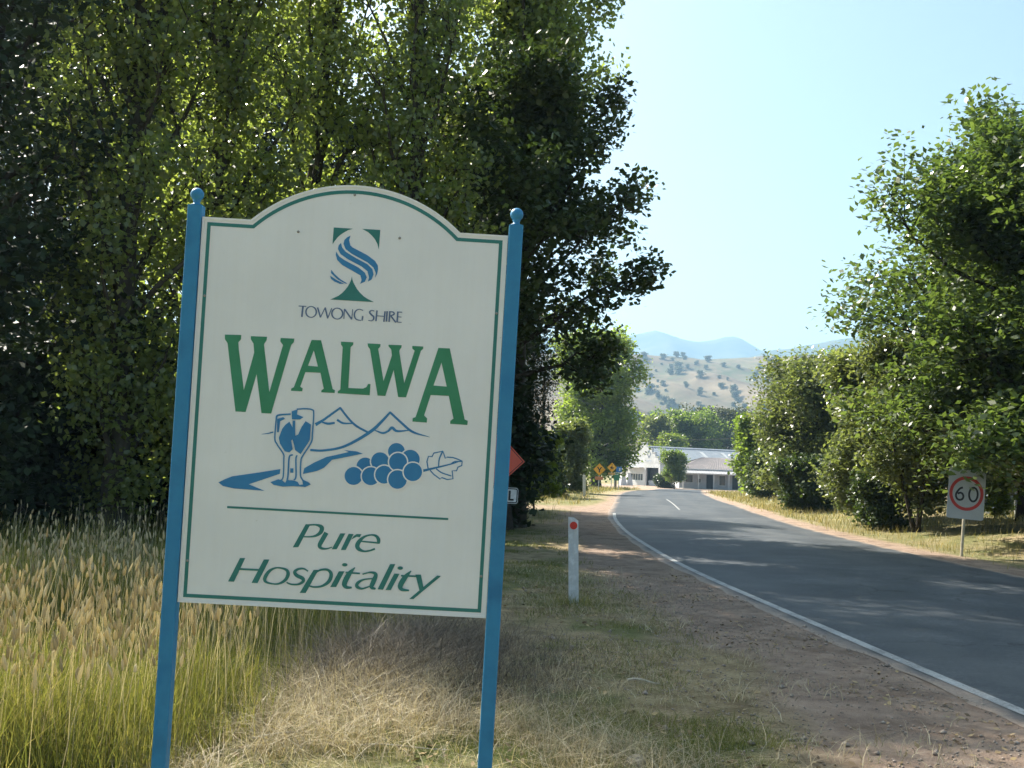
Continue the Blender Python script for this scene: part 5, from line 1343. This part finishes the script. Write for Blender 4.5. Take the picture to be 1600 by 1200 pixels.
put('verge_grass', mesh('verge_grass', v, f, VERGE, tint=t_), label='dry yellow green grass along the right verge under the trees', kind='stuff')
n = 15000
yy_ = 29 * np.exp(rng.uniform(0, math.log(125 / 29), n * 5)); xx_ = road_x(yy_) - HALF - rng.uniform(0.3, 22, n * 5)
def flk(x, y):
    o = road_x(y) - HALF - x
    tr = np.exp(-((y - 41 - 0.25 * (x - 4)) / 5.0) ** 2)
    return sstep(0.9, 2.0, o) * (1 - np.clip(tr * 1.3, 0, 1)) * (0.3 + 0.7 * sstep(0.4, 0.55, fbm(x * 0.5, y * 0.4 + 7, 3)))
kp = rng.rand(n * 5) < flk(xx_, yy_); xy = np.stack([xx_, yy_], -1)[kp][:n]; n = len(xy)
dy = xy[:, 1] / 26
v, f, t_, _ = blades(rng, xy, rng.uniform(0.08, 0.28, n) * np.clip(dy, .7, 1.6), 0.013 * dy * rng.uniform(0.7, 1.4, n), rng.uniform(0.1, 0.8, n), np.clip(rng.uniform(0, 0.9, n), 0, 1), segs=2)
put('verge_grass', mesh('verge_grass', v, f, VERGE, tint=t_), label='yellow green grass on the far left verge before the bend', kind='stuff')
# loose gravel on the shoulder
n = 5000
def gravk(x, y):
    o = road_x(y) - HALF - x
    return sstep(-0.15, 0.1, o) * sstep(3.6, 1.6, o) * (0.3 + 0.7 * sstep(0.4, 0.6, fbm(x * 3, y * 3, 2)))
xy = scatter(rng, n, -0.5, 4.2, 4.2, 15, gravk)
s_ = rng.uniform(0.004, 0.013, n) * (1 + (rng.rand(n) < 0.05) * 1.3)
oct_ = np.array([(1, 0, 0), (0, 1, 0), (-1, 0, 0), (0, -1, 0), (0.2, 0.1, 0.8), (0, 0, -0.4)])
a = rng.uniform(0, 6.28, n); ca, sa_ = np.cos(a), np.sin(a)
O_ = oct_[None] * rng.uniform(0.7, 1.3, (n, 6, 1)) * s_[:, None, None]
Vx = O_[..., 0] * ca[:, None] - O_[..., 1] * sa_[:, None] + xy[:, :1]; Vy = O_[..., 0] * sa_[:, None] + O_[..., 1] * ca[:, None] + xy[:, 1:]
Vz = O_[..., 2] + land(xy[:, 0], xy[:, 1])[:, None] + s_[:, None] * 0.3
tri = np.array([(0, 1, 4), (1, 2, 4), (2, 3, 4), (3, 0, 4), (1, 0, 5), (2, 1, 5), (3, 2, 5), (0, 3, 5)])
Fg = (np.arange(n)[:, None, None] * 6 + tri[None]).reshape(-1, 3)
GRAVEL = M('gravel_stone', (0.36, 0.29, 0.23), (0.25, 0.20, 0.165), scale=30, rough=0.95, c3=(0.46, 0.39, 0.32), world_pos=True)
put('loose_gravel', mesh('loose_gravel', np.stack([Vx, Vy, Vz], -1).reshape(-1, 3), Fg, GRAVEL), label='loose pinkish gravel along the left edge of the road', kind='stuff')
